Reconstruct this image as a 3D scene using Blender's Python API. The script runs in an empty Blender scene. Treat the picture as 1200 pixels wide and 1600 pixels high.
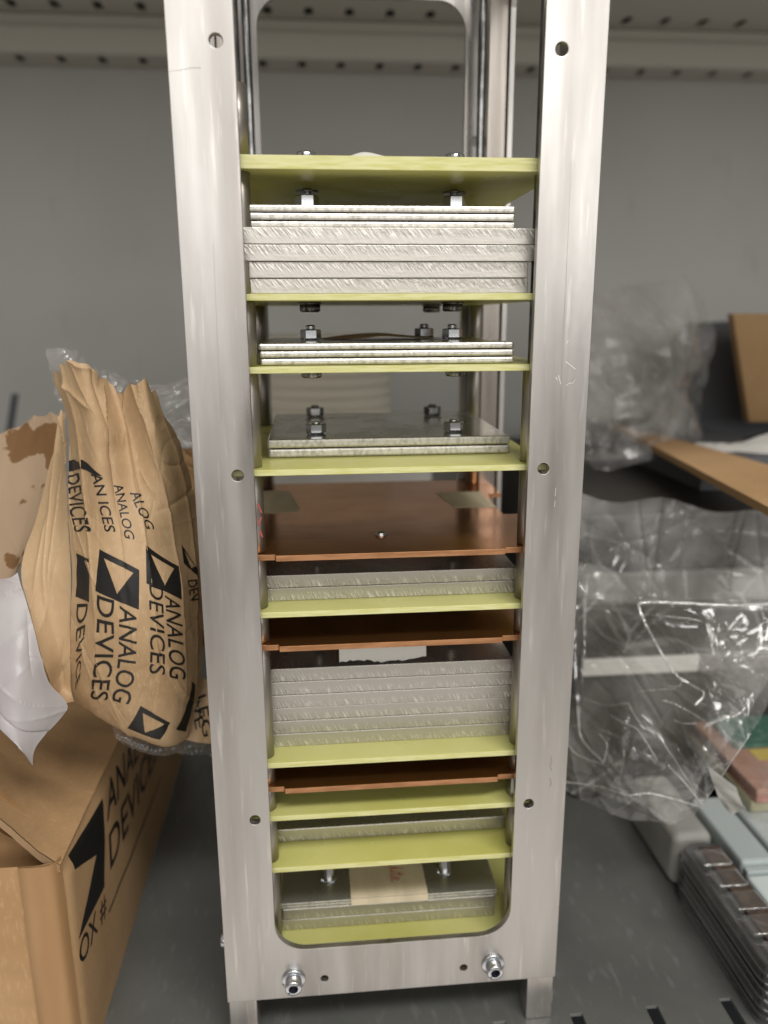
import bpy, bmesh, math, random
import numpy as np
from mathutils import Vector, Matrix
K = 0.001                      # everything below is written in millimetres
sc = bpy.context.scene
COL = sc.collection

# ------------------------------------------------------------------ camera
CAM = np.array([-20.08, -196.56, 0.0])
R_ = np.array([0.99585178, -0.0908475, -0.00509579])
U_ = np.array([0.02670654, 0.23829637, 0.97082522])
W_ = np.array([0.08698274, 0.96693411, -0.23973409])
FPX = 1231.37
cam = bpy.data.cameras.new('camera'); camo = bpy.data.objects.new('camera', cam); COL.objects.link(camo)
cam.sensor_fit = 'HORIZONTAL'; cam.sensor_width = 36.0; cam.lens = 36.0 * FPX / 1200
cam.clip_start = 0.005; cam.clip_end = 20
m = Matrix(((R_[0], U_[0], -W_[0], CAM[0]*K), (R_[1], U_[1], -W_[1], CAM[1]*K), (R_[2], U_[2], -W_[2], CAM[2]*K), (0, 0, 0, 1)))
camo.matrix_world = m
cam.dof.use_dof = True; cam.dof.focus_distance = 0.205; cam.dof.aperture_fstop = 12.5
sc.camera = camo

# ------------------------------------------------------------------ world and lamps
w = bpy.data.worlds.new('World'); sc.world = w; w.use_nodes = True
bg = w.node_tree.nodes['Background']; bg.inputs[1].default_value = 0.31
_t = w.node_tree.nodes.new('ShaderNodeTexCoord'); _s = w.node_tree.nodes.new('ShaderNodeSeparateXYZ'); _r = w.node_tree.nodes.new('ShaderNodeValToRGB')
w.node_tree.links.new(_t.outputs['Generated'], _s.inputs[0]); _m = w.node_tree.nodes.new('ShaderNodeMapRange'); _m.inputs['From Min'].default_value = -1
w.node_tree.links.new(_s.outputs['Z'], _m.inputs['Value']); w.node_tree.links.new(_m.outputs[0], _r.inputs[0]); w.node_tree.links.new(_r.outputs[0], bg.inputs[0])
_e = _r.color_ramp.elements; _e[0].position = .16; _e[0].color = (3.1, 2.9, 2.65, 1); _e[1].position = .8; _e[1].color = (1.25, 1.2, 1.12, 1)
_x = _r.color_ramp.elements.new(.5); _x.color = (.45, .43, .40, 1); _x = _r.color_ramp.elements.new(.34); _x.color = (1.15, 1.06, .96, 1)
def area(name, loc, target, sx, sy, power, col):
    l = bpy.data.lights.new(name, 'AREA'); l.shape = 'RECTANGLE'; l.size = sx*K; l.size_y = sy*K; l.energy = power; l.color = col
    o = bpy.data.objects.new(name, l); COL.objects.link(o); o.location = Vector(loc)*K
    o.rotation_euler = (Vector(target)-Vector(loc)).to_track_quat('-Z', 'Y').to_euler(); return o
area('ceiling_lamp', (250, -820, 1150), (0, 0, -60), 1000, 240, 18, (1.0, 0.975, 0.94))  # ceiling lamp above and in front of the shelf
area('ceiling_lamp', (250, -2500, 620), (0, 0, -60), 3200, 1000, 27, (1.0, 0.98, 0.95))  # unseen fill light, added low in front to brighten the back wall
sc.view_settings.view_transform = 'Standard'; sc.view_settings.look = 'None'
sc.view_settings.exposure = 0.0; sc.view_settings.gamma = 1.0
sc.cycles.transparent_max_bounces = 32; sc.cycles.max_bounces = 10; sc.cycles.use_denoising = True
sc.cycles.sample_clamp_indirect = 4.0; sc.cycles.caustics_reflective = False; sc.cycles.caustics_refractive = False

# ------------------------------------------------------------------ pixel rays of the photo, used to find real positions
def ray(x, y): return W_ + R_*(x-600)/FPX - U_*(y-800)/FPX
def onY(x, y, Y): d = ray(x, y); return CAM + d*(Y-CAM[1])/d[1]
def onZ(x, y, Z): d = ray(x, y); return CAM + d*(Z-CAM[2])/d[2]
def onX(x, y, X): d = ray(x, y); return CAM + d*(X-CAM[0])/d[0]
def pix(P):
    d = np.asarray(P)-CAM; z = d@W_
    return np.stack([600+FPX*(d@R_)/z, 800-FPX*(d@U_)/z], -1)

# ------------------------------------------------------------------ materials
def mat(name, base, rough=0.5, metal=0.0, var=None, bump=None, bump2=None, trans=0, spec=0.5, coat=0, rvar=0.0, var2=None, emis=None):
    """var=(scale xyz, colour2, lo, hi): noise mixes colour2 in; bump=(scale xyz, strength, distance mm, detail)"""
    m = bpy.data.materials.new(name); m.use_nodes = True; nt = m.node_tree; N = nt.nodes; L = nt.links
    b = N['Principled BSDF']; b.inputs['Base Color'].default_value = (*base, 1); b.inputs['Roughness'].default_value = rough
    b.inputs['Metallic'].default_value = metal; b.inputs['Specular IOR Level'].default_value = spec; b.inputs['Coat Weight'].default_value = coat
    tc0 = N.new('ShaderNodeTexCoord'); oi = N.new('ShaderNodeObjectInfo'); off = N.new('ShaderNodeVectorMath'); off.operation = 'ADD'
    L.new(tc0.outputs['Object'], off.inputs[0]); L.new(oi.outputs['Random'], off.inputs[1])
    class tc: outputs = {'Object': off.outputs[0]}
    def noise(scale, detail=4, typ=None, rot=(0, 0, 0)):
        mp = N.new('ShaderNodeMapping'); mp.inputs['Scale'].default_value = scale
        if any(rot):
            m0 = N.new('ShaderNodeMapping'); m0.inputs['Rotation'].default_value = rot; L.new(tc.outputs['Object'], m0.inputs['Vector']); L.new(m0.outputs[0], mp.inputs['Vector'])
        else: L.new(tc.outputs['Object'], mp.inputs['Vector'])
        n = N.new('ShaderNodeTexNoise'); n.inputs['Scale'].default_value = 1; n.inputs['Detail'].default_value = detail
        L.new(mp.outputs[0], n.inputs['Vector']); return n.outputs['Fac']
    cur = None
    for v in (var, var2):
        if v:
            f = noise(v[0], 5); r = N.new('ShaderNodeMapRange'); r.inputs['From Min'].default_value = v[2]; r.inputs['From Max'].default_value = v[3]
            L.new(f, r.inputs['Value']); mx = N.new('ShaderNodeMix'); mx.data_type = 'RGBA'
            if cur is None: mx.inputs[6].default_value = (*base, 1)
            else: L.new(cur, mx.inputs[6])
            mx.inputs[7].default_value = (*v[1], 1); L.new(r.outputs[0], mx.inputs[0]); cur = mx.outputs[2]
            L.new(cur, b.inputs['Base Color'])
    if rvar:
        f = noise((90, 90, 14), 5); r = N.new('ShaderNodeMapRange'); r.inputs['To Min'].default_value = rough-rvar; r.inputs['To Max'].default_value = rough+rvar
        r.inputs['From Min'].default_value = .3; r.inputs['From Max'].default_value = .7
        L.new(f, r.inputs['Value']); L.new(r.outputs[0], b.inputs['Roughness'])
    prev = None
    for bb in (bump, bump2):
        if bb:
            f = noise(bb[0], bb[3], rot=bb[4] if len(bb) > 4 else (0, 0, 0)); bn = N.new('ShaderNodeBump'); bn.inputs['Strength'].default_value = bb[1]; bn.inputs['Distance'].default_value = bb[2]*K
            L.new(f, bn.inputs['Height'])
            if prev: L.new(prev, bn.inputs['Normal'])
            prev = bn.outputs[0]; L.new(prev, b.inputs['Normal'])
    if trans:
        t = N.new('ShaderNodeBsdfTranslucent'); t.inputs[0].default_value = (*base, 1); ms = N.new('ShaderNodeMixShader'); ms.inputs[0].default_value = trans
        L.new(b.outputs[0], ms.inputs[1]); L.new(t.outputs[0], ms.inputs[2]); L.new(ms.outputs[0], N['Material Output'].inputs[0])
        if cur is not None: L.new(cur, t.inputs[0])
    return m
def clear(name, tint=(0.97, 0.97, 0.96), lo=0.04, hi=0.5, haze=0.05, rough=0.12, hazecol=(0.8, 0.78, 0.76), bs=(260, 260, 260), bstr=0.5, bd=0.4, crease=1.0):
    m = bpy.data.materials.new(name); m.use_nodes = True; nt = m.node_tree; N = nt.nodes; L = nt.links
    N.remove(N['Principled BSDF']); out = N['Material Output']
    t = N.new('ShaderNodeBsdfTransparent'); t.inputs[0].default_value = (*tint, 1)
    g = N.new('ShaderNodeBsdfGlossy'); g.inputs['Roughness'].default_value = rough; g.inputs[0].default_value = (0.95, 0.95, 0.95, 1)
    d = N.new('ShaderNodeBsdfDiffuse'); d.inputs[0].default_value = (*hazecol, 1)
    lw = N.new('ShaderNodeLayerWeight'); lw.inputs[0].default_value = 0.35
    r = N.new('ShaderNodeMapRange'); r.inputs['To Min'].default_value = lo; r.inputs['To Max'].default_value = hi
    L.new(lw.outputs['Facing'], r.inputs['Value'])
    tc = N.new('ShaderNodeTexCoord'); mp = N.new('ShaderNodeMapping'); mp.inputs['Scale'].default_value = bs; L.new(tc.outputs['Object'], mp.inputs['Vector'])
    no = N.new('ShaderNodeTexNoise'); no.inputs['Scale'].default_value = 1; no.inputs['Detail'].default_value = 3; L.new(mp.outputs[0], no.inputs['Vector'])
    bn = N.new('ShaderNodeBump'); bn.inputs['Strength'].default_value = bstr; bn.inputs['Distance'].default_value = bd*K; L.new(no.outputs['Fac'], bn.inputs['Height'])
    L.new(bn.outputs[0], g.inputs['Normal']); L.new(bn.outputs[0], lw.inputs['Normal'])
    m1 = N.new('ShaderNodeMixShader'); L.new(r.outputs[0], m1.inputs[0]); L.new(t.outputs[0], m1.inputs[1]); L.new(g.outputs[0], m1.inputs[2])
    # crease lines pressed into the film scatter more light
    w0 = N.new('ShaderNodeTexNoise'); w0.inputs['Scale'].default_value = 9; w0.inputs['Detail'].default_value = 2; L.new(tc.outputs['Object'], w0.inputs['Vector'])
    va = N.new('ShaderNodeVectorMath'); va.operation = 'MULTIPLY_ADD'; va.inputs[1].default_value = (.018, .018, .018); L.new(w0.outputs['Color'], va.inputs[0]); L.new(tc.outputs['Object'], va.inputs[2])
    acc = None
    for sc_, wd, am in ((17, .016, .34), (38, .022, .22)):
        vo = N.new('ShaderNodeTexVoronoi'); vo.feature = 'DISTANCE_TO_EDGE'; vo.inputs['Scale'].default_value = sc_; L.new(va.outputs[0], vo.inputs['Vector'])
        q = N.new('ShaderNodeMapRange'); q.inputs['From Min'].default_value = 0; q.inputs['From Max'].default_value = wd; q.inputs['To Min'].default_value = am*crease; q.inputs['To Max'].default_value = 0; L.new(vo.outputs['Distance'], q.inputs['Value'])
        n2 = N.new('ShaderNodeTexNoise'); n2.inputs['Scale'].default_value = sc_*1.1; L.new(tc.outputs['Object'], n2.inputs['Vector'])
        n3 = N.new('ShaderNodeMapRange'); n3.inputs['From Min'].default_value = .45; n3.inputs['From Max'].default_value = .68; L.new(n2.outputs['Fac'], n3.inputs['Value'])
        mu = N.new('ShaderNodeMath'); mu.operation = 'MULTIPLY'; L.new(q.outputs[0], mu.inputs[0]); L.new(n3.outputs[0], mu.inputs[1])
        if acc is None: acc = mu.outputs[0]
        else:
            ad = N.new('ShaderNodeMath'); L.new(acc, ad.inputs[0]); L.new(mu.outputs[0], ad.inputs[1]); acc = ad.outputs[0]
    n4 = N.new('ShaderNodeTexNoise'); n4.inputs['Scale'].default_value = 26; n4.inputs['Detail'].default_value = 5; L.new(tc.outputs['Object'], n4.inputs['Vector'])
    n5 = N.new('ShaderNodeMapRange'); n5.inputs['From Min'].default_value = .4; n5.inputs['From Max'].default_value = .72; n5.inputs['To Min'].default_value = haze*.4; n5.inputs['To Max'].default_value = haze*2.6; L.new(n4.outputs['Fac'], n5.inputs['Value'])
    ad = N.new('ShaderNodeMath'); ad.use_clamp = True; L.new(acc, ad.inputs[0]); L.new(n5.outputs[0], ad.inputs[1])
    m2 = N.new('ShaderNodeMixShader'); L.new(ad.outputs[0], m2.inputs[0]); L.new(m1.outputs[0], m2.inputs[1]); L.new(d.outputs[0], m2.inputs[2])
    L.new(m2.outputs[0], out.inputs[0]); return m
M = {}
M['rail'] = mat('milled_aluminium', (0.56, 0.542, 0.52), 0.37, 0.95, var=((95, 95, 9), (0.44, 0.415, 0.39), .40, .66), var2=((700, 700, 45), (0.67, 0.64, 0.61), .60, .74), bump=((1200, 1200, 30), .28, .07, 4), bump2=((110, 110, 40), .4, .35, 4), rvar=.14)
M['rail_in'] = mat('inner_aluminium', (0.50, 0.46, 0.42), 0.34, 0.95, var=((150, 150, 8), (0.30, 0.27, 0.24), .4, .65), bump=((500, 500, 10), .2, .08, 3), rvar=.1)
def sawn(name, flip, seed):
    m = mat(name, (0.66, 0.63, 0.575), 0.40, 0.85, bump=((300, 300, 1700), .3, .12, 3)); nt = m.node_tree; N = nt.nodes; L = nt.links; b = N['Principled BSDF']
    tc = N.new('ShaderNodeTexCoord'); m0 = N.new('ShaderNodeMapping'); m0.inputs['Rotation'].default_value = (0, .42 if not flip else .7, 0); m0.inputs['Location'].default_value = (seed, 0, 0)
    m1 = N.new('ShaderNodeMapping'); m1.inputs['Scale'].default_value = (2300, 200, 330); no = N.new('ShaderNodeTexNoise'); no.inputs['Scale'].default_value = 1; no.inputs['Detail'].default_value = 3
    oi = N.new('ShaderNodeObjectInfo'); of = N.new('ShaderNodeVectorMath'); L.new(tc.outputs['Object'], of.inputs[0]); L.new(oi.outputs['Random'], of.inputs[1]); L.new(of.outputs[0], m0.inputs[0]); L.new(m0.outputs[0], m1.inputs[0]); L.new(m1.outputs[0], no.inputs['Vector'])
    sx = N.new('ShaderNodeSeparateXYZ'); L.new(tc.outputs['Object'], sx.inputs[0]); r = N.new('ShaderNodeMapRange')
    r.inputs['From Min'].default_value = .0014; r.inputs['From Max'].default_value = .0024; r.inputs['To Min'].default_value, r.inputs['To Max'].default_value = (.15, 1) if flip else (1, .12)
    n2 = N.new('ShaderNodeTexNoise'); n2.inputs['Scale'].default_value = 130; L.new(of.outputs[0], n2.inputs['Vector']); a = N.new('ShaderNodeMath'); a.operation = 'MULTIPLY_ADD'; a.inputs[1].default_value = .0016; L.new(n2.outputs['Fac'], a.inputs[0]); L.new(sx.outputs['Z'], a.inputs[2])
    a2 = N.new('ShaderNodeMath'); a2.operation = 'SUBTRACT'; a2.inputs[1].default_value = .0008; L.new(a.outputs[0], a2.inputs[0]); L.new(a2.outputs[0], r.inputs['Value'])
    bn = N.new('ShaderNodeBump'); bn.inputs['Distance'].default_value = .00034; L.new(r.outputs[0], bn.inputs['Strength']); L.new(no.outputs['Fac'], bn.inputs['Height']); L.new(b.inputs['Normal'].links[0].from_socket, bn.inputs['Normal']); L.new(bn.outputs[0], b.inputs['Normal'])
    q = N.new('ShaderNodeMapRange'); q.inputs['From Min'].default_value = .5; q.inputs['From Max'].default_value = .68; L.new(no.outputs['Fac'], q.inputs['Value']); mu = N.new('ShaderNodeMath'); mu.operation = 'MULTIPLY'; L.new(q.outputs[0], mu.inputs[0]); L.new(r.outputs[0], mu.inputs[1])
    mx = N.new('ShaderNodeMix'); mx.data_type = 'RGBA'; mx.inputs[6].default_value = (0.53, 0.505, 0.46, 1); mx.inputs[7].default_value = (0.80, 0.78, 0.735, 1); L.new(mu.outputs[0], mx.inputs[0]); L.new(mx.outputs[2], b.inputs['Base Color']); return m
M['cut'] = sawn('sawn_aluminium_edge', False, 0); M['cut_up'] = sawn('sawn_aluminium_edge_upper', True, .3)
M['cut_fine'] = mat('sheared_aluminium_edge', (0.66, 0.64, 0.58), 0.40, 0.8, var=((900, 300, 500), (0.46, 0.44, 0.40), .45, .65), bump=((2400, 400, 1300), .55, .13, 3))
M['face'] = mat('rolled_aluminium_face', (0.58, 0.56, 0.52), 0.26, 0.80, var=((40, 14, 40), (0.46, 0.44, 0.40), .4, .65), bump=((60, 900, 60), .08, .04, 3), rvar=.06)
M['fibre'] = mat('fibreglass_board', (0.73, 0.71, 0.27), 0.34, 0, var=((30, 30, 30), (0.62, 0.60, 0.17), .35, .7), var2=((600, 600, 600), (0.80, 0.79, 0.50), .66, .80), bump=((900, 900, 900), .2, .06, 3), trans=.22, rvar=.08)
M['fibre_edge'] = mat('fibreglass_cut_edge', (0.83, 0.81, 0.44), 0.5, 0, var=((160, 200, 1900), (0.68, 0.66, 0.24), .38, .68), bump=((600, 600, 2500), .5, .1, 3), trans=.25)
M['copper'] = mat('tarnished_copper', (0.62, 0.265, 0.09), 0.20, 0.95, var=((14, 30, 20), (0.40, 0.16, 0.055), .35, .7), var2=((60, 600, 60), (0.58, 0.29, 0.12), .5, .8), bump=((60, 900, 60), .08, .04, 3), rvar=.06)
M['copper_edge'] = mat('copper_board_edge', (0.50, 0.25, 0.12), 0.45, 0.6, var=((150, 500, 900), (0.38, 0.18, 0.08), .4, .6))
M['steel'] = mat('zinc_plated_steel', (0.62, 0.64, 0.67), 0.2, 1.0, bump=((300, 300, 300), .15, .1, 2))
M['dsteel'] = mat('dark_nickel_steel', (0.36, 0.36, 0.36), 0.22, 1.0, var=((200, 200, 200), (0.2, 0.2, 0.2), .4, .6))
M['socket'] = mat('socket_recess', (0.03, 0.03, 0.05), 0.5, 0.5)
M['tube'] = mat('spacer_tube_metal', (0.36, 0.33, 0.30), 0.38, 0.9, var=((100, 100, 30), (0.24, 0.22, 0.19), .4, .65), bump=((400, 400, 60), .2, .05, 3))
M['tape'] = mat('masking_tape', (0.70, 0.60, 0.43), 0.7, 0, var=((250, 60, 60), (0.60, 0.51, 0.36), .4, .65), bump=((500, 200, 200), .5, .1, 4))
M['whitetape'] = mat('paper_tape', (0.60, 0.58, 0.53), 0.75, 0, bump=((400, 200, 200), .5, .1, 4))
M['red'] = mat('red_ink', (0.60, 0.12, 0.10), 0.6)
M['ink'] = mat('black_ink', (0.012, 0.011, 0.010), 0.45, spec=.4)
M['kraft'] = mat('kraft_paper', (0.52, 0.36, 0.205), 0.62, 0, var=((25, 25, 25), (0.40, 0.255, 0.13), .4, .7), var2=((1400, 1400, 350), (0.58, 0.42, 0.26), .55, .8), bump=((240, 240, 120), .55, .45, 5), bump2=((1300, 1300, 1300), .15, .06, 3), trans=.08)
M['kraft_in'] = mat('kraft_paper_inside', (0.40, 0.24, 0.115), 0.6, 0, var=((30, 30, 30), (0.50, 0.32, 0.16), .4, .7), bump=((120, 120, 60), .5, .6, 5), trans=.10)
M['kraft_stain'] = mat('kraft_paper_torn', (0.36, 0.255, 0.165), 0.8, 0, var=((48, 48, 48), (0.17, 0.085, 0.03), .535, .55), bump=((55, 55, 55), .6, .6, 5), trans=.08)
M['card'] = mat('corrugated_cardboard', (0.47, 0.295, 0.145), 0.85, 0, var=((16, 16, 16), (0.36, 0.21, 0.095), .38, .68), var2=((900, 900, 300), (0.50, 0.325, 0.17), .52, .85), bump=((26, 26, 26), .35, 1.2, 4), bump2=((900, 900, 900), .2, .08, 3))
M['card_tape'] = mat('gummed_tape', (0.42, 0.25, 0.12), 0.6, 0, var=((60, 60, 12), (0.34, 0.19, 0.08), .4, .65), bump=((110, 110, 30), .6, .5, 4))
M['carddark'] = mat('cardboard_cut_edge', (0.30, 0.19, 0.10), 0.9, 0, bump=((900, 900, 300), .8, .4, 2))
M['wall'] = mat('painted_grey_steel_back', (0.56, 0.555, 0.53), 0.5, 0, var=((7, 7, 5), (0.48, 0.475, 0.45), .35, .7), var2=((60, 60, 20), (0.46, 0.45, 0.43), .62, .8), bump=((700, 700, 700), .1, .1, 3))
M['beam'] = mat('painted_grey_steel_beam', (0.62, 0.60, 0.54), 0.5, 0, bump=((500, 500, 500), .1, .1, 3))
M['floor'] = mat('grey_shelf_paint', (0.155, 0.158, 0.148), 0.40, 0.25, var=((22, 22, 22), (0.11, 0.112, 0.105), .35, .7), var2=((350, 120, 150), (0.20, 0.20, 0.195), .58, .8), bump=((160, 90, 200), .35, .3, 5), rvar=.1)
M['black'] = mat('black_plastic', (0.026, 0.023, 0.019), 0.5, 0, bump=((60, 60, 60), .3, .5, 3))
M['dark'] = mat('dark_grey_plastic', (0.10, 0.105, 0.115), 0.55)
M['grey'] = mat('grey_plastic_rim', (0.17, 0.17, 0.155), 0.5, 0, var=((12, 12, 12), (0.11, 0.11, 0.10), .4, .6))
M['white'] = mat('matt_white_plastic', (0.72, 0.70, 0.66), 0.5, 0, var=((20, 20, 20), (0.6, 0.58, 0.55), .4, .7))
M['spool'] = mat('cream_plastic_reel', (0.82, 0.78, 0.66), 0.42)
M['foam'] = mat('translucent_foam', (0.50, 0.49, 0.45), 0.6, 0, var=((30, 30, 30), (0.38, 0.375, 0.35), .4, .7), bump=((50, 50, 50), .8, 1.5, 4), trans=.3)
M['teal'] = mat('pale_teal_plastic', (0.44, 0.49, 0.485), 0.22, 0, var=((14, 14, 14), (0.50, 0.54, 0.53), .4, .7), trans=.15)
M['tealw'] = mat('white_teal_plastic', (0.66, 0.72, 0.71), 0.2, 0, trans=.15)
M['pcb'] = mat('green_circuit_board', (0.05, 0.12, 0.09), 0.35, 0, var=((350, 350, 350), (0.09, 0.17, 0.13), .5, .6))
M['pink'] = mat('salmon_copper_board', (0.47, 0.26, 0.19), 0.4, 0.1, var=((40, 40, 40), (0.38, 0.2, 0.13), .4, .7))
M['redlayer'] = mat('red_board_layer', (0.42, 0.17, 0.13), 0.4)
M['yellow'] = mat('yellow_patch', (0.45, 0.36, 0.10), 0.5)
M['yellowfoam'] = mat('yellowed_foam', (0.50, 0.47, 0.30), 0.6, 0, var=((60, 60, 60), (0.38, 0.36, 0.2), .4, .7), trans=.15)
M['chip'] = mat('brown_component', (0.055, 0.035, 0.025), 0.6, 0, var=((300, 300, 300), (0.09, 0.06, 0.04), .45, .6))
M['milky'] = mat('milky_white_film', (0.60, 0.585, 0.59), 0.45, 0, var=((22, 22, 22), (0.46, 0.42, 0.43), .42, .62), bump=((40, 40, 40), .4, .6, 4), trans=.3, coat=.1)
M['clear'] = clear('clear_crumpled_film', lo=.03, hi=.34, haze=.075, rough=.10, bs=(90, 90, 90), bstr=.3, bd=.3)
M['crease'] = clear('film_crease', lo=.2, hi=.7, haze=.30, rough=.10, crease=0)
M['clear_soft'] = clear('soft_clear_film', lo=.03, hi=.36, haze=.13, rough=.17, bs=(60, 60, 60), bstr=.5, bd=1.0)
M['clear2'] = clear('hazy_crumpled_film', tint=(.93, .92, .9), lo=.05, hi=.5, haze=.13, rough=.2, bs=(120, 120, 120), bd=1.0, bstr=.6)
M['seam'] = clear('welded_film_seam', lo=.35, hi=.9, haze=.35, rough=.08)
M['tray'] = clear('smoky_clear_tray_plastic', tint=(.55, .55, .54), lo=.10, hi=.75, haze=.20, rough=.10, hazecol=(.30, .30, .30), bstr=.1, crease=.1)

# ------------------------------------------------------------------ mesh helpers
class MB:
    def __init__(s): s.v = []; s.f = []; s.m = []; s.sm = []
    def add(s, v, f, mi=0, smooth=False):
        o = len(s.v); s.v += [tuple(map(float, p)) for p in v]; s.f += [tuple(i+o for i in q) for q in f]
        s.m += (list(mi) if isinstance(mi, (list, tuple)) else [mi]*len(f)); s.sm += [smooth]*len(f); return s
    def box(s, x0, x1, y0, y1, z0, z1, bev=0.0, seg=2, mi=0, updown=None):
        bm = bmesh.new(); bmesh.ops.create_cube(bm, size=1)
        for v in bm.verts: v.co = Vector(((x0+x1)/2+v.co.x*(x1-x0), (y0+y1)/2+v.co.y*(y1-y0), (z0+z1)/2+v.co.z*(z1-z0)))
        if bev: bmesh.ops.bevel(bm, geom=bm.edges[:], offset=bev, segments=seg, profile=.5, affect='EDGES')
        bm.normal_update(); bm.verts.index_update()
        mis = [(updown if (updown is not None and abs(f.normal.z) > .9) else mi) for f in bm.faces]
        s.add([v.co for v in bm.verts], [[v.index for v in f.verts] for f in bm.faces], mis); bm.free(); return s
    def lathe(s, prof, c, ax=(0, 0, 1), seg=24, mi=0, smooth=True, ph=0, caps=True):
        ax = Vector(ax).normalized(); a = ax.orthogonal().normalized(); b = ax.cross(a); c = Vector(c)
        v = []; n = len(prof)
        for r, h in prof:
            for k in range(seg):
                t = 2*math.pi*k/seg+ph; v.append(c+ax*h+(a*math.cos(t)+b*math.sin(t))*r)
        f = [(i*seg+k, i*seg+(k+1) % seg, (i+1)*seg+(k+1) % seg, (i+1)*seg+k) for i in range(n-1) for k in range(seg)]
        s.add(v, f, mi, smooth)
        if caps:
            s.add(v[:seg], [tuple(range(seg))[::-1]], mi); s.add(v[-seg:], [tuple(range(seg))], mi)
        return s
    def grid(s, P, mi=0, smooth=True):
        r, c = P.shape[:2]
        s.add(P.reshape(-1, 3), [(i*c+j, i*c+j+1, (i+1)*c+j+1, (i+1)*c+j) for i in range(r-1) for j in range(c-1)], mi, smooth); return s
    def extr(s, poly, z0, z1, mi=0, axes='xy', mtop=None):
        """prism: poly in two axes, extruded along the third"""
        n = len(poly)
        def p(q, h): return {'xy': (q[0], q[1], h), 'xz': (q[0], h, q[1]), 'yz': (h, q[0], q[1])}[axes]
        v = [p(q, z0) for q in poly]+[p(q, z1) for q in poly]
        s.add(v, [tuple(range(n))[::-1], tuple(range(n, 2*n))], mi if mtop is None else mtop)
        s.add(v, [(i, (i+1) % n, n+(i+1) % n, n+i) for i in range(n)], mi); return s
def wloc(o):
    p = Vector((0, 0, 0))
    while o: p += o.location; o = o.parent
    return p
def build(name, mb, mats, parent=None, base=None):
    me = bpy.data.meshes.new(name)
    if not isinstance(mats, (list, tuple)): mats = [mats]
    V = np.array(mb.v)
    if parent is not None: org = np.array(wloc(parent))/K
    else: org = np.array(base) if base is not None else np.array([(V[:, 0].min()+V[:, 0].max())/2, (V[:, 1].min()+V[:, 1].max())/2, V[:, 2].min()])
    me.from_pydata(((V-org)*K).tolist(), [], mb.f)
    for x in mats: me.materials.append(M[x] if isinstance(x, str) else x)
    me.polygons.foreach_set('material_index', mb.m); me.polygons.foreach_set('use_smooth', mb.sm); me.update()
    bm = bmesh.new(); bm.from_mesh(me); bmesh.ops.remove_doubles(bm, verts=bm.verts, dist=1e-7)
    if not getattr(mb, 'open', False): bmesh.ops.recalc_face_normals(bm, faces=bm.faces)
    bm.to_mesh(me); bm.free()
    o = bpy.data.objects.new(name, me); COL.objects.link(o)
    if parent is None: o.location = Vector(org)*K
    else: o.parent = parent
    return o
def tag(o, label=None, cat=None, group=None, kind=None):
    if label: o['label'] = label
    if cat: o['category'] = cat
    if group: o['group'] = group
    if kind: o['kind'] = kind
    return o
def empty(name, loc, label, cat, group=None):
    o = bpy.data.objects.new(name, None); COL.objects.link(o); o.location = Vector(loc)*K; o.empty_display_size = .01
    return tag(o, label, cat, group)
def struct(name, mb, mats): return tag(build(name, mb, mats), kind='structure')
def sheet_curve(name, loops, thick, axes, off, mats, parent=None, bev=.15, edge=None):
    """flat plate with holes: 2D loops filled even-odd, extruded; axes picks the plane, off = centre of its thickness"""
    cu = bpy.data.curves.new('tmp', 'CURVE'); cu.dimensions = '2D'; cu.fill_mode = 'BOTH'; cu.extrude = thick/2-bev; cu.bevel_depth = bev; cu.offset = -bev; cu.bevel_resolution = 1
    for lp in loops:
        sp = cu.splines.new('POLY'); sp.points.add(len(lp)-1)
        for p, q in zip(sp.points, lp): p.co = (q[0], q[1], 0, 1)
        sp.use_cyclic_u = True
    t = bpy.data.objects.new('tmp', cu); COL.objects.link(t)
    dg = bpy.context.evaluated_depsgraph_get(); me = bpy.data.meshes.new_from_object(t.evaluated_get(dg)); bpy.data.objects.remove(t)
    mb = MB(); f = {'xz': lambda c: (c.x, off-c.z, c.y), 'xy': lambda c: (c.x, c.y, off+c.z), 'yz': lambda c: (off+c.z, c.x, c.y)}[axes]
    mis = [0]*len(me.polygons)
    if edge is not None: mis = [0 if abs(p.normal.z) > .9 else edge for p in me.polygons]
    mb.add([f(v.co) for v in me.vertices], [tuple(p.vertices) for p in me.polygons], mis); bpy.data.meshes.remove(me)
    return build(name, mb, mats, parent)
def circ(x, y, r, n=24): return [(x+r*math.cos(2*math.pi*k/n), y+r*math.sin(2*math.pi*k/n)) for k in range(n)]
def rrect(x0, x1, y0, y1, r, n=8):
    o = []
    for cx, cy, a in ((x1-r, y1-r, 0), (x0+r, y1-r, 90), (x0+r, y0+r, 180), (x1-r, y0+r, 270)):
        for k in range(n+1):
            t = math.radians(a+90*k/n); o.append((cx+r*math.cos(t), cy+r*math.sin(t)))
    return o
# --- free-form sheets
def cr(P, t):
    n = len(P); t = np.clip(t, 0, n-1-1e-9); i = t.astype(int); f = (t-i)
    g = lambda k: P[np.clip(k, 0, n-1)]
    p0, p1, p2, p3 = g(i-1), g(i), g(i+1), g(i+2); f = f.reshape((-1,)+(1,)*(P.ndim-1))
    return .5*((2*p1)+(-p0+p2)*f+(2*p0-5*p1+4*p2-p3)*f**2+(-p0+3*p1-3*p2+p3)*f**3)
def surf(ctrl, nu, nv):
    C = np.array(ctrl, float); A = cr(C, np.linspace(0, C.shape[0]-1, nv)); B = cr(A.transpose(1, 0, 2), np.linspace(0, C.shape[1]-1, nu))
    return B.transpose(1, 0, 2)
def ctrl_px(rows): return [[onY(x, y, Y) for x, y, Y in r] for r in rows]
def normals(P):
    du = np.gradient(P, axis=1); dv = np.gradient(P, axis=0); n = np.cross(du, dv); n /= np.linalg.norm(n, axis=2, keepdims=True)+1e-9
    return n
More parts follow.
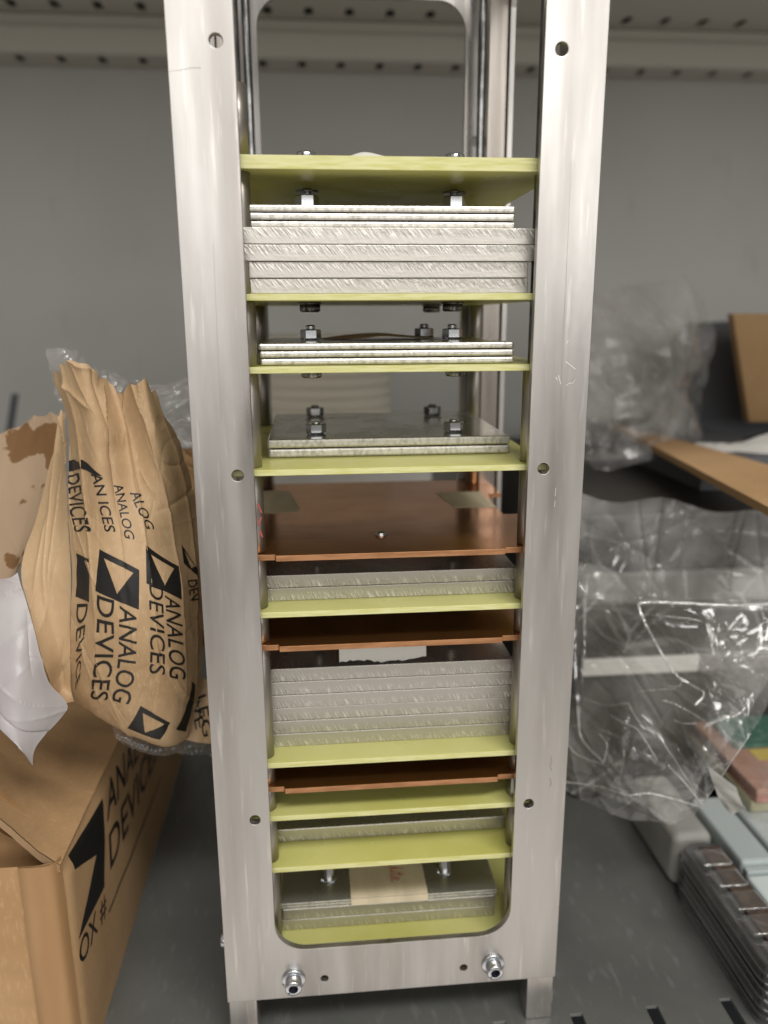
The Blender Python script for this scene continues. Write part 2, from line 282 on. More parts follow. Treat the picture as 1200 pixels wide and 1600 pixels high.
def crumple(P, seed, amp, wl, octv=3, n=4, aniso=None):
    """faceted folds: triangle waves in random directions, warped"""
    rng = np.random.RandomState(seed); h = np.zeros(P.shape[:2]); A = amp; Wl = wl
    for o in range(octv):
        for k in range(n):
            d = rng.normal(size=3)
            if aniso is not None: d = d*np.array(aniso)
            d /= np.linalg.norm(d); e = rng.normal(size=3); e /= np.linalg.norm(e)
            x = P@d/(Wl*rng.uniform(.7, 1.5))+rng.uniform()+.35*np.sin(P@e/(Wl*.9)+rng.uniform()*6)
            g = .5+.5*np.sin(P@e/(Wl*1.7)+rng.uniform()*6)
            h += A*g*(2*np.abs(x-np.floor(x+.5))-.5)
        A *= .5; Wl *= .47
    return h
def crumpled(ctrl, nu, nv, seed, amp, wl, octv=3, n=3, aniso=None):
    P0 = surf(ctrl, nu, nv); return P0, P0+normals(P0)*crumple(P0, seed, amp, wl, octv, n, aniso)[..., None]
def creases(P, seed, n, L=(8, 30), w=(.5, 1.2), a=(.3, .9), ang=None):
    """straight ridges and valleys of finite length, as pressed into stiff sheet"""
    rng = np.random.RandomState(seed); X, Z = P[..., 0], P[..., 2]; h = np.zeros(X.shape); x0, x1, z0, z1 = X.min(), X.max(), Z.min(), Z.max()
    for k in range(n):
        cx, cz = rng.uniform(x0, x1), rng.uniform(z0, z1); t = rng.uniform(0, math.pi) if ang is None else math.radians(rng.normal(ang[0], ang[1])); l = rng.uniform(*L); ww = rng.uniform(*w); aa = rng.uniform(*a)*rng.choice([-1, 1])
        u = (X-cx)*math.cos(t)+(Z-cz)*math.sin(t); v = -(X-cx)*math.sin(t)+(Z-cz)*math.cos(t)
        fade = np.clip((1-np.abs(u)/l)*2.5, 0, 1)
        side = np.where(v > 0, 1.0, rng.uniform(.15, 1))
        h += aa*np.exp(-np.abs(v)/ww)*fade*side+aa*.35*np.exp(-np.abs(v)/(ww*5))*fade
    return h
# --- flat lettering turned into small triangles, then laid on a surface
def text_tris(s, bold=0.0, cutx=30, cuty=5, shear=0):
    cu = bpy.data.curves.new('t', 'FONT'); cu.body = s; cu.fill_mode = 'BOTH'; cu.resolution_u = 4; cu.offset = bold; cu.shear = shear
    t = bpy.data.objects.new('t', cu); COL.objects.link(t); dg = bpy.context.evaluated_depsgraph_get()
    me = bpy.data.meshes.new_from_object(t.evaluated_get(dg)); bpy.data.objects.remove(t)
    v = np.array([x.co[:] for x in me.vertices]); lo = v.min(0); hi = v.max(0); bm = bmesh.new(); bm.from_mesh(me); bpy.data.meshes.remove(me)
    for x in bm.verts: x.co = Vector(((x.co.x-lo[0])/(hi[0]-lo[0]), (x.co.y-lo[1])/(hi[1]-lo[1]), 0))
    return cut(bm, cutx, cuty)
def cut(bm, cutx, cuty):
    for n, d in ((cutx, (1, 0, 0)), (cuty, (0, 1, 0))):
        for k in range(1, n):
            bmesh.ops.bisect_plane(bm, geom=bm.verts[:]+bm.edges[:]+bm.faces[:], plane_co=Vector(d)*(k/n), plane_no=Vector(d))
    bmesh.ops.triangulate(bm, faces=bm.faces[:]); bm.verts.index_update()
    V = np.array([x.co[:2] for x in bm.verts]); F = [tuple(x.index for x in f.verts) for f in bm.faces]; bm.free(); return V, F
def poly_tris(loops, cutx=16, cuty=16):
    """loops in the unit square, even-odd filled"""
    cu = bpy.data.curves.new('t', 'CURVE'); cu.dimensions = '2D'; cu.fill_mode = 'BOTH'
    for lp in loops:
        sp = cu.splines.new('POLY'); sp.points.add(len(lp)-1)
        for p, q in zip(sp.points, lp): p.co = (q[0], q[1], 0, 1)
        sp.use_cyclic_u = True
    t = bpy.data.objects.new('t', cu); COL.objects.link(t); dg = bpy.context.evaluated_depsgraph_get()
    me = bpy.data.meshes.new_from_object(t.evaluated_get(dg)); bpy.data.objects.remove(t); bm = bmesh.new(); bm.from_mesh(me); bpy.data.meshes.remove(me)
    bmesh.ops.dissolve_limit(bm, angle_limit=.01, verts=bm.verts[:], edges=bm.edges[:])
    lo = np.min([x.co[:] for x in bm.verts], 0); hi = np.max([x.co[:] for x in bm.verts], 0)
    return cut(bm, cutx, cuty)
def bil(q, V):
    """q = P00 (start, baseline), P10 (end, baseline), P01 (start, cap), P11"""
    a, b, c, d = [np.array(x, float) for x in q]; x, y = V[:, :1], V[:, 1:2]
    return a*(1-x)*(1-y)+b*x*(1-y)+c*(1-x)*y+d*x*y
def tube_path(pts, r, seg=7, n=60, jit=.15, seed=1):
    P = cr(np.array(pts, float), np.linspace(0, len(pts)-1, n)); rng = np.random.RandomState(seed); P = P+rng.normal(size=P.shape)*jit; mb = MB(); v = []
    for i in range(n):
        d = Vector(P[min(i+1, n-1)]-P[max(i-1, 0)]).normalized(); a = d.orthogonal().normalized(); b = d.cross(a); rr = r*(.75+.5*rng.rand())
        v += [Vector(P[i])+(a*math.cos(2*math.pi*k/seg)+b*math.sin(2*math.pi*k/seg))*rr for k in range(seg)]
    mb.add(v, [(i*seg+k, i*seg+(k+1) % seg, (i+1)*seg+(k+1) % seg, (i+1)*seg+k) for i in range(n-1) for k in range(seg)], 0, True); return mb
class Printed:
    """surface grid P (rows, cols); maps photo positions on the smooth surface P0 to grid coordinates, lays print just above P"""
    def __init__(s, P0, P, off=.10, rmax=1.0):
        s.rmax = int(P.shape[0]*rmax)
        s.P0 = P0; s.P = P; s.n = normals(P); s.off = off; s.px = pix(P0)
        c = normals(P0); s.sg = -1 if (c*(P0-CAM)).sum(2).mean() > 0 else 1
    def uv(s, q):
        out = []
        gx = np.gradient(s.px, axis=1); gy = np.gradient(s.px, axis=0); r, c = s.px.shape[:2]
        for p in q:
            d = ((s.px[:s.rmax]-p)**2).sum(2); i, j = np.unravel_index(d.argmin(), d.shape)
            J = np.stack([gx[i, j], gy[i, j]], 1); e = np.array(p)-s.px[i, j]
            try: k = np.linalg.solve(J, e); k = np.clip(k, -1.5, 1.5) if 0 < i < r-1 and 0 < j < c-1 else k
            except Exception: k = (0, 0)
            out.append((j+k[0], i+k[1]))
        return np.array(out)
    def at(s, uv):
        r, c = s.P.shape[:2]; u = np.clip(uv[:, 0], 0, c-1.001); v = np.clip(uv[:, 1], 0, r-1.001); j = u.astype(int); i = v.astype(int); fu = (u-j)[:, None]; fv = (v-i)[:, None]
        def b(A): return A[i, j]*(1-fu)*(1-fv)+A[i, j+1]*fu*(1-fv)+A[i+1, j]*(1-fu)*fv+A[i+1, j+1]*fu*fv
        n = b(s.n); n /= np.linalg.norm(n, axis=1, keepdims=True); return b(s.P)+n*s.sg*s.off
    def lay(s, mb, VF, quad, mi):
        V, F = VF; uq = s.uv(quad); uv = bil(uq, V); r, c = s.P.shape[:2]
        ok = (uv[:, 0] > -.5) & (uv[:, 0] < c-.5) & (uv[:, 1] > -.5) & (uv[:, 1] < r-.5)
        F = [f for f in F if all(ok[i] for i in f)]
        mb.add(s.at(uv), F, mi, True)
LOGO = [[(0, 0), (1, 0), (1, 1), (0, 1)], [(.16, .14), (.16, .86), (.86, .5)]]

# ================================================================== THE SETTING
ZF = -214.0
# shelf floor: a sheet with a row of slots near its front
slots = [[(x, y1), (x+4, y1), (x+4.0, y1-10), (x, y1-10)] for x, y1 in [(31.0+24.8*k, 0.6+.5*k) for k in range(-14, 16)] ]
fl = sheet_curve('shelf_floor', [[(-420, -12.5), (520, -12.5), (520, 379), (-420, 379)]]+slots, 1.2, 'xy', ZF-.6, ['floor'], bev=.1); tag(fl, kind='structure')
struct('ground', MB().box(-430, 530, -12, 379, ZF-26, ZF-24), 'dark')  # added dark slab, stands for the shade seen through the floor slots
q0, q1 = onY(24, 615, 379.9), onY(14, 682, 379.9)
struct('wall_slot', MB().extr([(q0[0]-2.6, q0[2]), (q0[0]+2.6, q0[2]), (q1[0]+2.6, q1[2]), (q1[0]-2.6, q1[2])], 379.6, 379.9, axes='xz'), 'dark')
struct('back_wall', MB().box(-430, 530, 380, 383, ZF-24, 260), 'wall')
# upper shelf and its perforated beam
holes = [rrect(-197.6+24.9*k, -192.6+24.9*k, 358.5, 373, 2.4, 3) for k in range(-8, 26)]
o = sheet_curve('shelf_beam_lip', [[(-430, 352.6), (530, 352.6), (530, 379.6), (-430, 379.6)]]+holes, 1.2, 'xy', 158.0, ['beam'], bev=.05); tag(o, kind='structure')
struct('beam_backing', MB().box(-430, 530, 356, 379.5, 161.0, 163).box(-430, 530, 325, 355.9, 183.0, 184.5), 'black')  # added black sheets that stand for the shade inside the holes
struct('shelf_beam', MB().box(-430, 530, 352.6, 354.4, 158.7, 172.2, .3).box(-430, 530, 356.2, 358, 172.6, 180.2, .3).box(-430, 530, 354.5, 358, 171.2, 172.4, .2), 'beam')
holes = [rrect(-193+24.9*k, -187.6+24.9*k, 336, 351, 2.6, 3) for k in range(-8, 26)]
o = sheet_curve('upper_shelf', [[(-430, -25), (530, -25), (530, 356), (-430, 356)]]+holes, 1.4, 'xy', 181.2, ['beam'], bev=.05); tag(o, kind='structure')
struct('shelf_side', MB().box(-434, -431, -26, 383, ZF-26, 260), 'wall'); struct('shelf_side', MB().box(531, 534, -26, 383, ZF-26, 260), 'wall')  # unseen side panels, added to block stray light and darken the shelf
struct('shelf_ceiling', MB().box(-430, 530, -26, 379, 186, 188), 'dark')

# ================================================================== THE ALUMINIUM FRAME
fr = empty('aluminium_frame', (0, 50, ZF), 'tall open brushed aluminium frame holding the stacked boards and plates', 'frame')
PZ0, PZ1, WZ0, WZ1 = -198.2, 119, -181.3, 103
hz = (59.6, -38.3, -136.8)
def panel_loops(mirror=False):
    lp = [[(-50, PZ0), (50, PZ0), (50, PZ1), (-50, PZ1)], rrect(-35.1, 35.1, WZ0, WZ1, 9.5, 10)]
    for z in hz:
        for x in (-39.2, 39.2): lp.append(circ(x, z, 1.5))
    lp += [circ(-21, -192.2, 1.15), circ(21.2, -192.2, 1.15)]
    return lp
o = sheet_curve('front_panel', panel_loops(), 2.0, 'xz', 1.0, ['rail'], fr, bev=.18)
o = sheet_curve('rear_panel', panel_loops(), 2.0, 'xz', 99.0, ['rail'], fr, bev=.18)
for sx in (-1, 1):
    lp = [[(2.2, PZ0), (97.8, PZ0), (97.8, PZ1), (2.2, PZ1)], rrect(11.5, 88, WZ0, WZ1, 6, 8)]
    lp += [circ(y, z, 1.3) for y in (7, 93) for z in hz]
    sheet_curve('side_panel', lp, 1.8, 'yz', sx*49.0, ['rail_in', 'rail'], fr, bev=.12, edge=1)
    for y0, y1 in ((2.2, 10.0), (90.0, 97.8)):
        x0, x1 = sorted((sx*41.6, sx*47.95))
        build('corner_rail', MB().box(x0, x1, y0, y1, PZ0+.1, 126.5, .25), 'rail_in', fr)
        x0, x1 = sorted((sx*41.4, sx*49.7)); ya, yb = (0.5, 9.0) if y0 < 50 else (91, 99.5)
        build('rail_foot', MB().box(x0, x1, ya, yb, ZF+.05, PZ0-.05, .3), 'rail', fr)
# threaded rods and spacer tubes
def rod(x, y, z0, z1, r=1.5):
    pr = []; z = z0; k = 0
    while z < z1: pr.append((r if k % 2 else r-.28, z)); z += .3; k += 1
    return MB().lathe(pr, (x, y, 0), seg=12)
rods = {'fl': (-36.0, 8.0, 2.5), 'fr': (37.5, 8.0, 2.5), 'bl': (-38.0, 90.0, 2.6), 'br': (39.2, 90.0, 2.6)}
for k, (x, y, r) in rods.items(): build('threaded_rod', rod(x, y, -188, 124), 'dsteel', fr)
boards = [37.0, 5.7, -11.8, -37.7, -60.6, -76.4, -86.2, -121.4, -129.6, -138.4, -155.5, -186.0]   # top faces
thick = [3.1, 1.6, 1.6, 1.6, 1.6, 1.6, 1.6, 1.6, 1.6, 1.6, 1.6, 1.8]
for k, (x, y, r) in rods.items():
    if k == 'fl': build('spacer_tube', MB().lathe([(r, 37.1), (r, 53)], (x, y, 0), seg=20), 'tube', fr)
    for i in range(len(boards)-1):
        top = boards[i]-thick[i]-.05; bot = boards[i+1]+.05
        if i == 0 and k == 'fr': continue
        if i == 1 and k == 'fr': continue
        seg_ = MB().lathe([(r-.25, bot), (r, bot+.2), (r, top-.2), (r-.25, top)], (x, y, 0), seg=20)
        if k == 'fr' and i in (8,): build('hex_nut', MB().lathe([(3.0, bot), (3.0, top)], (x, y, 0), seg=6, smooth=False), 'dsteel', fr)
        else:
            s_ = build('spacer_tube', seg_, 'tube', fr)
            if k == 'fl' and i == 4-1:   # red marker strokes on this tube
                mk = MB()
                for a, b in (((-47.2, -.2), (-49.6, .7)), ((-51.0, .5), (-52.6, -.2)), ((-54.6, .1), (-56.2, .6))):
                    for t in np.linspace(0, 1, 7):
                        z = a[0]+(b[0]-a[0])*t; an = math.radians(-60)+(a[1]+(b[1]-a[1])*t)*.5
                        mk.lathe([(.02, 0), (.26, .03), (.26, .08), (.02, .13)], (x+math.cos(an)*(r-.04), y+math.sin(an)*(r-.04), z), ax=(math.cos(an), math.sin(an), 0), seg=8)
                build('red_marking', mk, 'red', s_)
# cap screws with washers on the lower bar and a screw on the left side
def cap_screw(c, ax, r=2.45, h=3.0, wr=3.5, parent=fr, name='cap_screw'):
    c = Vector(c); ax = Vector(ax)
    s_ = build(name, MB().lathe([(r, .7), (r, h+.5), (r-.25, h+.75), (1.42, h+.75)], c, ax, 28, caps=False).lathe([(1.42, h+.75), (1.30, h-.9), (0.02, h-1.2)], c, ax, 6, mi=1, smooth=False, caps=False), ['steel', 'socket'], parent)
    build('washer', MB().lathe([(1.5, .02), (wr, .02), (wr, .55), (wr-.15, .7), (1.5, .7)], c, ax, 28, caps=False), 'steel', s_); return s_
cap_screw((-30.2, 0, -191.6), (0, -1, 0)); cap_screw((30.2, 0, -191.6), (0, -1, 0))
cap_screw((-49.95, 9, -183.6), (-1, 0, 0), h=1.4, wr=2.7); cap_screw((49.95, 9, -191.6), (1, 0, 0), h=1.4)

# ================================================================== BOARDS
def board_loop(wx, y0, y1, notch=False, cutout=False):
    l = [(-wx, y0+4), (-wx+4, y0+1.2), (-31, y0+1.2), (-30.6, y0), (30.6, y0), (31, y0+1.2), (wx-4, y0+1.2), (wx, y0+4)] if notch else [(-wx, y0), (wx, y0)]
    if cutout: l += [(wx, 41), (39.3, 41), (39.3, 60), (41, 71), (wx, 71)]
    l += [(wx, y1-6), (wx-5, y1), (-wx+5, y1), (-wx, y1-6)]
    return l
def hexh(c, h, r=3.0, ax=(0, 0, 1), bev=.35): return MB().lathe([(r-bev, 0), (r, bev*.6), (r, h-bev*.6), (r-bev, h)], c, ax, 6, smooth=False, ph=.3)
def star_washer(c, r=3.1):
    pr = MB(); v = []; n = 28
    for k in range(n):
        t = 2*math.pi*k/n; rr = r if k % 2 else r-.6; zz = .55 if k % 2 else .05
        v.append((c[0]+rr*math.cos(t), c[1]+rr*math.sin(t), c[2]+zz))
    for k in range(n):
        t = 2*math.pi*k/n; v.append((c[0]+1.7*math.cos(t), c[1]+1.7*math.sin(t), c[2]+.3))
    pr.add(v, [(k, (k+1) % n, n+(k+1) % n, n+k) for k in range(n)]); pr.open = True; return pr
def bolt_end(parent, x, y, z, sh=1.8, dark=False, nut=True, rn=2.9):
    """nut, toothed washer and thread end standing on a surface at height z"""
    m_ = 'dsteel' if dark else 'steel'
    n_ = build('hex_nut', hexh((x, y, z+.5), 2.5, rn), m_, parent)
    build('lock_washer', star_washer((x, y, z+.03)), m_, n_)
    t_ = []; q = z+3.0
    k = 0
    while q < z+3.0+sh: t_.append((1.45 if k % 2 else 1.2, q)); q += .25; k += 1
    build('thread_end', MB().lathe(t_+[(1.1, q)], (x, y, 0), seg=14), m_, n_)
    return n_
def head_below(parent, x, y, z, r=2.7, h=2.6):
    b_ = build('socket_head', MB().lathe([(r-.25, -h), (r, -h+.3), (r, -.05)], (x, y, z), seg=26).lathe([(r+.45, -.55), (r+.45, -.02)], (x, y, z), seg=26), 'dsteel', parent)
    kn = MB()
    for k in range(18):
        t = 2*math.pi*k/18; kn.lathe([(.16, -h+.3), (.16, -.7)], (x+r*math.cos(t), y+r*math.sin(t), z), seg=5)
    build('knurling', kn, 'dsteel', b_); return b_
GB = 'fibreglass boards threaded on the four rods'; GC = 'copper boards threaded on the four rods'
blabels = {0: 'thick yellow-green board, topmost of the tower', 1: 'thin yellow-green board under the tallest metal plate stack', 2: 'yellow-green board under the three thin metal plates',
  3: 'yellow-green board under the pair of shiny grey plates', 5: 'yellow-green board right below the topmost copper board\'s pair of plates', 7: 'yellow-green board under the stack of six metal plates',
  9: 'empty yellow-green board directly below the lowest copper board', 10: 'yellow-green board carrying one single metal plate', 11: 'yellow-green board at the bottom of the window, under the taped plates'}
clabels = {4: 'topmost copper board with a screw end and two strips of tape', 6: 'middle copper board above the stack of six plates', 8: 'lowest copper board between two yellow-green boards'}
bobj = {}
for i, z in enumerate(boards):
    t = thick[i]
    if i in clabels:
        root = empty('copper_board', (0, 50, z-t), clabels[i], 'copper board', GC)
        sheet_curve('board_plate', [board_loop(46 if False else 45.5, 3.2, 96, True, True)], t, 'xy', z-t/2, ['copper', 'copper_edge'], root, bev=.12, edge=1)
    else:
        root = empty('fibreglass_board', (0, 50, z-t), blabels[i], 'fibreglass board', GB)
        sheet_curve('board_plate', [board_loop(42 if i < 11 else 46, 3.4, 94, False, False)], t, 'xy', z-t/2, ['fibre', 'fibre_edge'], root, bev=.15, edge=1)
    bobj[i] = root
# fasteners of each board
P4 = [(-20, 30), (20, 30), (20, 70), (-20, 70)]
for x, y in P4:
    if (x, y) != (-20, 70):
        pass
for x, y in P4[:3]: head_below(bobj[1], x, y, boards[1]-1.6)
for x, y in P4[:2]: head_below(bobj[2], x, y+(-6), boards[2]-1.6)
for x, y in P4[:2]:
    h_ = build('screw_head', MB().lathe([(2.7, 0), (2.7, 5.1), (2.4, 5.5), (1.4, 5.5), (1.3, 4), (.3, 4)], (x, 30, boards[0]+.02), seg=24), 'steel', bobj[0])
    s_ = rod(x, 30, 31.8, 33.8, 1.45); build('screw_shank', s_, 'dsteel', bobj[0])
    build('washer', MB().lathe([(3.2, -.5), (3.2, -.03)], (x, 30, 33), seg=26), 'dsteel', bobj[0])
g = MB().grid(surf([[(-11, 9, 37.1), (-6, 9, 37.3), (0, 9.5, 37.1)], [(-11, 12, 37.8), (-6, 12, 39.4), (-1, 12, 38.6)], [(-10, 18, 37.1), (-5, 18, 37.6), (0, 18, 37.1)]], 16, 12)); g.open = True; build('paper_scrap', g, 'whitetape', bobj[0])
# small screw end through the top copper board
build('screw_end', MB().lathe([(1.5, 0), (1.5, .5), (1.0, .9), (.3, 1.1)], (-1.4, 21, boards[4]+.02), seg=16).lathe([(1.9, 0), (1.7, .25)], (-1.4, 21, boards[4]+.01), seg=20), 'steel', bobj[4])
def tape_strip(name, pts, z, m_, parent, th=.12, seed=1):
    mb = MB(); mb.extr(pts, z+.015, z+th); return build(name, mb, m_, parent)
tape_strip('tape_strip', [(-44, 50), (-26, 50.5), (-25, 55), (-29, 82), (-33, 84), (-44, 83)], boards[4], 'tape', bobj[4])
tape_strip('tape_strip', [(25.5, 51), (39, 50.2), (38.5, 74), (22.6, 74.5), (23.4, 66)], boards[4], 'tape', bobj[4])
# nuts hanging dark under the copper boards and standing on the stacks
for i in (4, 6):
    for x, y in ((-20, 24), (20, 24)):
        build('hex_nut', hexh((x, y, boards[i]-1.6-2.4), 2.35, 3.0), 'dsteel', bobj[i])
        build('spacer_tube', MB().lathe([(1.6, boards[i+1]+8.3 if i == 4 else boards[7]+25.2), (1.6, boards[i]-4.1)], (x, y, 0), seg=14), 'tube', bobj[i])

# ================================================================== METAL PLATES
GP = 'loose aluminium plates stacked on the boards'
def plate(x0, x1, y0, y1, z0, z1, label, edge='cut', bev=.35, rot=0):
    o = build('metal_plate', MB().box(x0, x1, y0, y1, z0+.06, z1-.06, bev, 2, 0, 1), [edge, 'face'])
    o.rotation_euler.z = math.radians(rot)
    return tag(o, label, 'metal plate', GP)
z = boards[1]
for dz, x0, x1, y0, e, lb in ((3.75, -35.0, 34.9, 6.2, 'cut_up', 'thick pale plate, lowest of the tallest stack'),
    (3.9, -34.6, 34.7, 5.9, 'cut_up', 'thick rough-edged plate, second from the bottom of the tallest stack'),
    (3.95, -35.6, 36.2, 5.4, 'cut_up', 'wide rough-edged plate, third from the bottom of the tallest stack'),
    (3.95, -35.8, 36.1, 5.4, 'cut_up', 'wide plate just under the three thin ones of the tallest stack'),
    (1.75, -34.0, 31.6, 7.6, 'cut_fine', 'thin plate, lowest of the three thin ones on the wide plates'),
    (1.8, -34.3, 31.4, 7.2, 'cut_fine', 'thin plate, second from the top of the tallest stack'),
    (1.8, -34.3, 31.4, 7.0, 'cut_fine', 'thin plate with rounded edge, topmost of the tallest stack')):
    top_plate = plate(x0, x1, y0, y0+78, z, z+dz, lb, e, .16 if dz > 2 else .5); z += dz
ST1 = z
for x in (-20, 20): build('hex_nut', hexh((x, 30, z+.02), 5.2, 3.1), 'steel', top_plate)
z = boards[2]
for k, lb in enumerate(('thin plate, lowest of the three thin plates with nuts on top', 'thin plate in the middle of the three thin plates with nuts on top', 'topmost of the three thin plates, bolted with three nuts')):
    p3 = plate(-33.3+.3*(2-k)-.2*(k == 0), 32.6, 8+.3*k, 66, z, z+1.85, lb, 'cut_fine', .55); z += 1.87
for x, y in ((-20, 30), (20, 30), (14.2, 46)): bolt_end(p3, x, y, z, 1.2, dark=(x < 19 and x > 0))
# torn scrap of paper lying on it
ctl = [[(-14, 34, z+.1), (-6, 33, z+.4), (0, 32, z+1.0), (8, 33, z+.6), (14, 35, z+.2)], [(-18, 42, z+.2), (-8, 42, z+1.4), (0, 41, z+1.8), (8, 42, z+1.1), (17, 43, z+.3)], [(-12, 50, z+.1), (-5, 50, z+.7), (0, 50, z+.8), (8, 50, z+.4), (14, 50, z+.1)]]
g = MB().grid(surf(ctl, 24, 12)); g.open = True; tag(build('paper_scrap', g, 'kraft'), 'small torn brown paper scrap lying on the three thin bolted plates', 'paper scrap')
z = boards[3]
for k, lb in enumerate(('lower shiny grey plate of the pair with four nuts', 'upper shiny grey plate with four nuts and a mirror-like top')):
    p4 = plate(-32.8+.2*(k == 0), 35.4, 20.4, 81, z, z+2.6, lb, 'cut_fine', .6); z += 2.62
for x, y, d in ((-19.2, 30, 0), (20.8, 30, 0), (20.6, 70, 1), (-19.2, 72, 1)): bolt_end(p4, x, y, z, .7, dark=bool(d))
z = boards[5]
for k, lb in enumerate(('lower pale plate of the pair below the topmost copper board', 'upper pale plate of the pair below the topmost copper board')):
    plate(-35, 36.0, 12+.15*k, 84, z, z+3.7, lb, 'cut', .12); z += 3.72
Z5 = z
z = boards[7]
for k, lb in enumerate(('lowest', 'second from the bottom', 'third from the bottom', 'third from the top', 'second from the top', 'topmost')):
    plate(-35.3+.1*(k % 2), 36.2, 12+.1*(k % 3), 84, z, z+4.06, 'rough-edged pale plate, %s of the stack of six' % lb, 'cut', .12); z += 4.08
Z6 = z
# torn tape hanging in the gap under the middle copper board
def torn(x0, x1, y, z0, z1, seed, yb):
    rng = random.Random(seed); n = 26; mb = MB(); v = []; 
    for k in range(n):
        x = x0+(x1-x0)*k/(n-1); v.append((x, y+rng.uniform(-.05, .05), z0+rng.uniform(-.35, .35)+.9*math.sin(k*.33)*0.5))
    v += [(x0+(x1-x0)*k/(n-1), y+.4, z1) for k in range(n)]; v += [(x0+(x1-x0)*k/(n-1), yb, z1+.05) for k in range(n)]
    f = [(k, k+1, n+k+1, n+k) for k in range(n-1)]+[(n+k, n+k+1, 2*n+k+1, 2*n+k) for k in range(n-1)]; mb.add(v, f); mb.open = True; return mb
tag(build('torn_tape', torn(-14.3, 10.8, 13, Z6+.9, boards[6]-1.75, 3, 40), 'whitetape'), 'torn white paper tape hanging under the middle copper board', 'tape')
tag(build('torn_tape', torn(-13, 8, 13, boards[4]-3.0, boards[4]-1.75, 9, 40), 'tape'), 'ragged tape edge hanging under the topmost copper board', 'tape')
z = boards[10]
plate(-35.2, 36.4, 15, 84, z, z+4.4, 'single rough-edged plate on the second lowest yellow-green board', 'cut', .3)
z = boards[11]
for k, (dz, x0, x1, y0, e, lb) in enumerate(((4.0, -33.9, 33.6, 13.2, 'cut', 'thick plate, lowest of the taped stack at the bottom'), (4.0, -33.4, 33.6, 13.0, 'cut', 'thick plate, second from the bottom of the taped stack'),
    (1.0, -33.9, 34.1, 13.1, 'cut_fine', 'thin sheet just under the top of the taped stack'), (1.1, -34.0, 34.2, 12.9, 'cut_fine', 'shiny thin sheet with tape, topmost of the bottom stack'))):
    p9 = plate(x0, x1, y0, 82, z, z+dz, lb, e, .3 if dz > 2 else .2); z += dz+.02
for x in (-18.8, 18.8): 
    n_ = build('screw_shank', MB().lathe([(1.9, z), (2.0, z+.4), (1.8, z+1), (1.8, boards[10]-1.7)], (x, 22.5, 0), seg=18), 'steel', p9)
    build('lock_washer', star_washer((x, 22.5, z+.05), 2.6), 'steel', n_)
tp = MB().box(-12.2, 12.0, 13, 60, z+.03, z+.22, .05).box(-12.2, 12.0, 12.45, 12.75, z-1.9, z+.2, .05)
tpo = tag(build('masking_tape', tp, 'tape'), 'cream masking tape with red handwriting, across the bottom plate stack', 'tape')
# red handwriting "lite" (rotated), thin raised strokes
def strokes(paths, tf, wd=.35, up=(0, 0, 1)):
    mb = MB()
    for p in paths:
        q = [tf(*a) for a in p]
        P = cr(np.array(q, float), np.linspace(0, len(q)-1, 6*len(q)))
        D = np.gradient(P, axis=0); D /= np.linalg.norm(D, axis=1, keepdims=True)+1e-9; U0 = np.array(up, float)
        Nn = np.cross(D, U0)*wd/2; lift = (np.arange(len(P))*.0025+.02*paths.index(p))[:, None]*U0; n = len(P)
        mb.add(list(P-Nn+lift)+list(P+Nn+lift), [(i, i+1, n+i+1, n+i) for i in range(n-1)])
    mb.open = True; return mb
ww = [[(0, 2), (.3, 0), (1, 1.2), (1.2, .2), (1.9, 0), (2.4, 2.0)], [(2.6, 3.6), (2.5, 1), (2.8, .1), (3.3, .5)], [(3.6, 1.8), (3.6, .3), (4.0, 0)], [(3.6, 2.6), (3.65, 2.8)],
      [(4.8, 3.6), (4.6, .6), (5, 0), (5.4, .3)], [(4.0, 2.2), (5.6, 2.4)], [(5.8, .9), (6.8, 1.2), (6.5, 2), (5.9, 1.4), (6.0, .3), (6.9, 0), (7.5, .4)]]
build('handwriting', strokes(ww, lambda a, b: (1.2+b*1.25, 28.5-a*1.3, z+.26), .30), 'red', tpo)

# ================================================================== LEFT: CARDBOARD BOX
bx = empty('cardboard_box', (-150, 90, ZF), 'worn brown cardboard box with black printing, lower left beside the frame', 'cardboard box')
nz, ny = 40, 120
yy = np.linspace(-7, 176, ny); zz = np.linspace(ZF+.3, -144.5, nz)
Yg, Zg = np.meshgrid(yy, zz); Xg = -90+0*Yg+.9*np.sin((Yg+7)/183*math.pi)*np.sin((Zg-ZF)/70*math.pi)
Xg = Xg-2.2*np.exp(-((Yg+7)/3.0)**2)-1.6*np.exp(-((Zg+144.5)/3)**2)
side0 = np.stack([Xg, Yg, Zg], -1); side = side0+np.array([1, 0, 0])*crumple(side0, 5, .10, 22, 2, 3)[..., None]
mb = MB().grid(side); mb.open = True
pr = Printed(side0, side, .12)
TD = text_tris('DEVICES', .006, 40, 8); TA = text_tris('ANALOG', .006, 40, 8)
z8 = lambda *q: [(a/3, 1100+b/3) for a, b in q]
def planeq(y0, z0, y1, z1, h, lean=2.0):   # text quad in (Y, Z) on the side face -> photo position
    return [tuple(pix(np.array([-90, *p]))) for p in ((y0, z0), (y1, z1), (y0+lean, z0+h), (y1+lean, z1+h))]
pr.lay(mb, TD, planeq(33, -175.5, 112, -181.5, 12.2), 1)
pr.lay(mb, TA, planeq(34.5, -158.6, 108, -165.5, 12.2), 1)
pr.lay(mb, text_tris('OX #', .006, 30, 8), z8((374, 1245), (500, 985), (366, 1128), (490, 876)), 1)
pr.lay(mb, poly_tris([[(0, 0), (1, 0), (1, 1), (0, 1)]], 50, 2), planeq(27, -186.6, 116, -193.6, .9, 0), 1)
logo_px = z8((465, 445), (472, 540), (480, 640), (488, 855), (362, 1105), (440, 708), (330, 778), (318, 712))
V = np.array([[onX(x, y, -90)[1], onX(x, y, -90)[2]] for x, y in logo_px]); V[:, 0] = np.maximum(V[:, 0], -4.2); lo, hi = V.min(0), V.max(0)
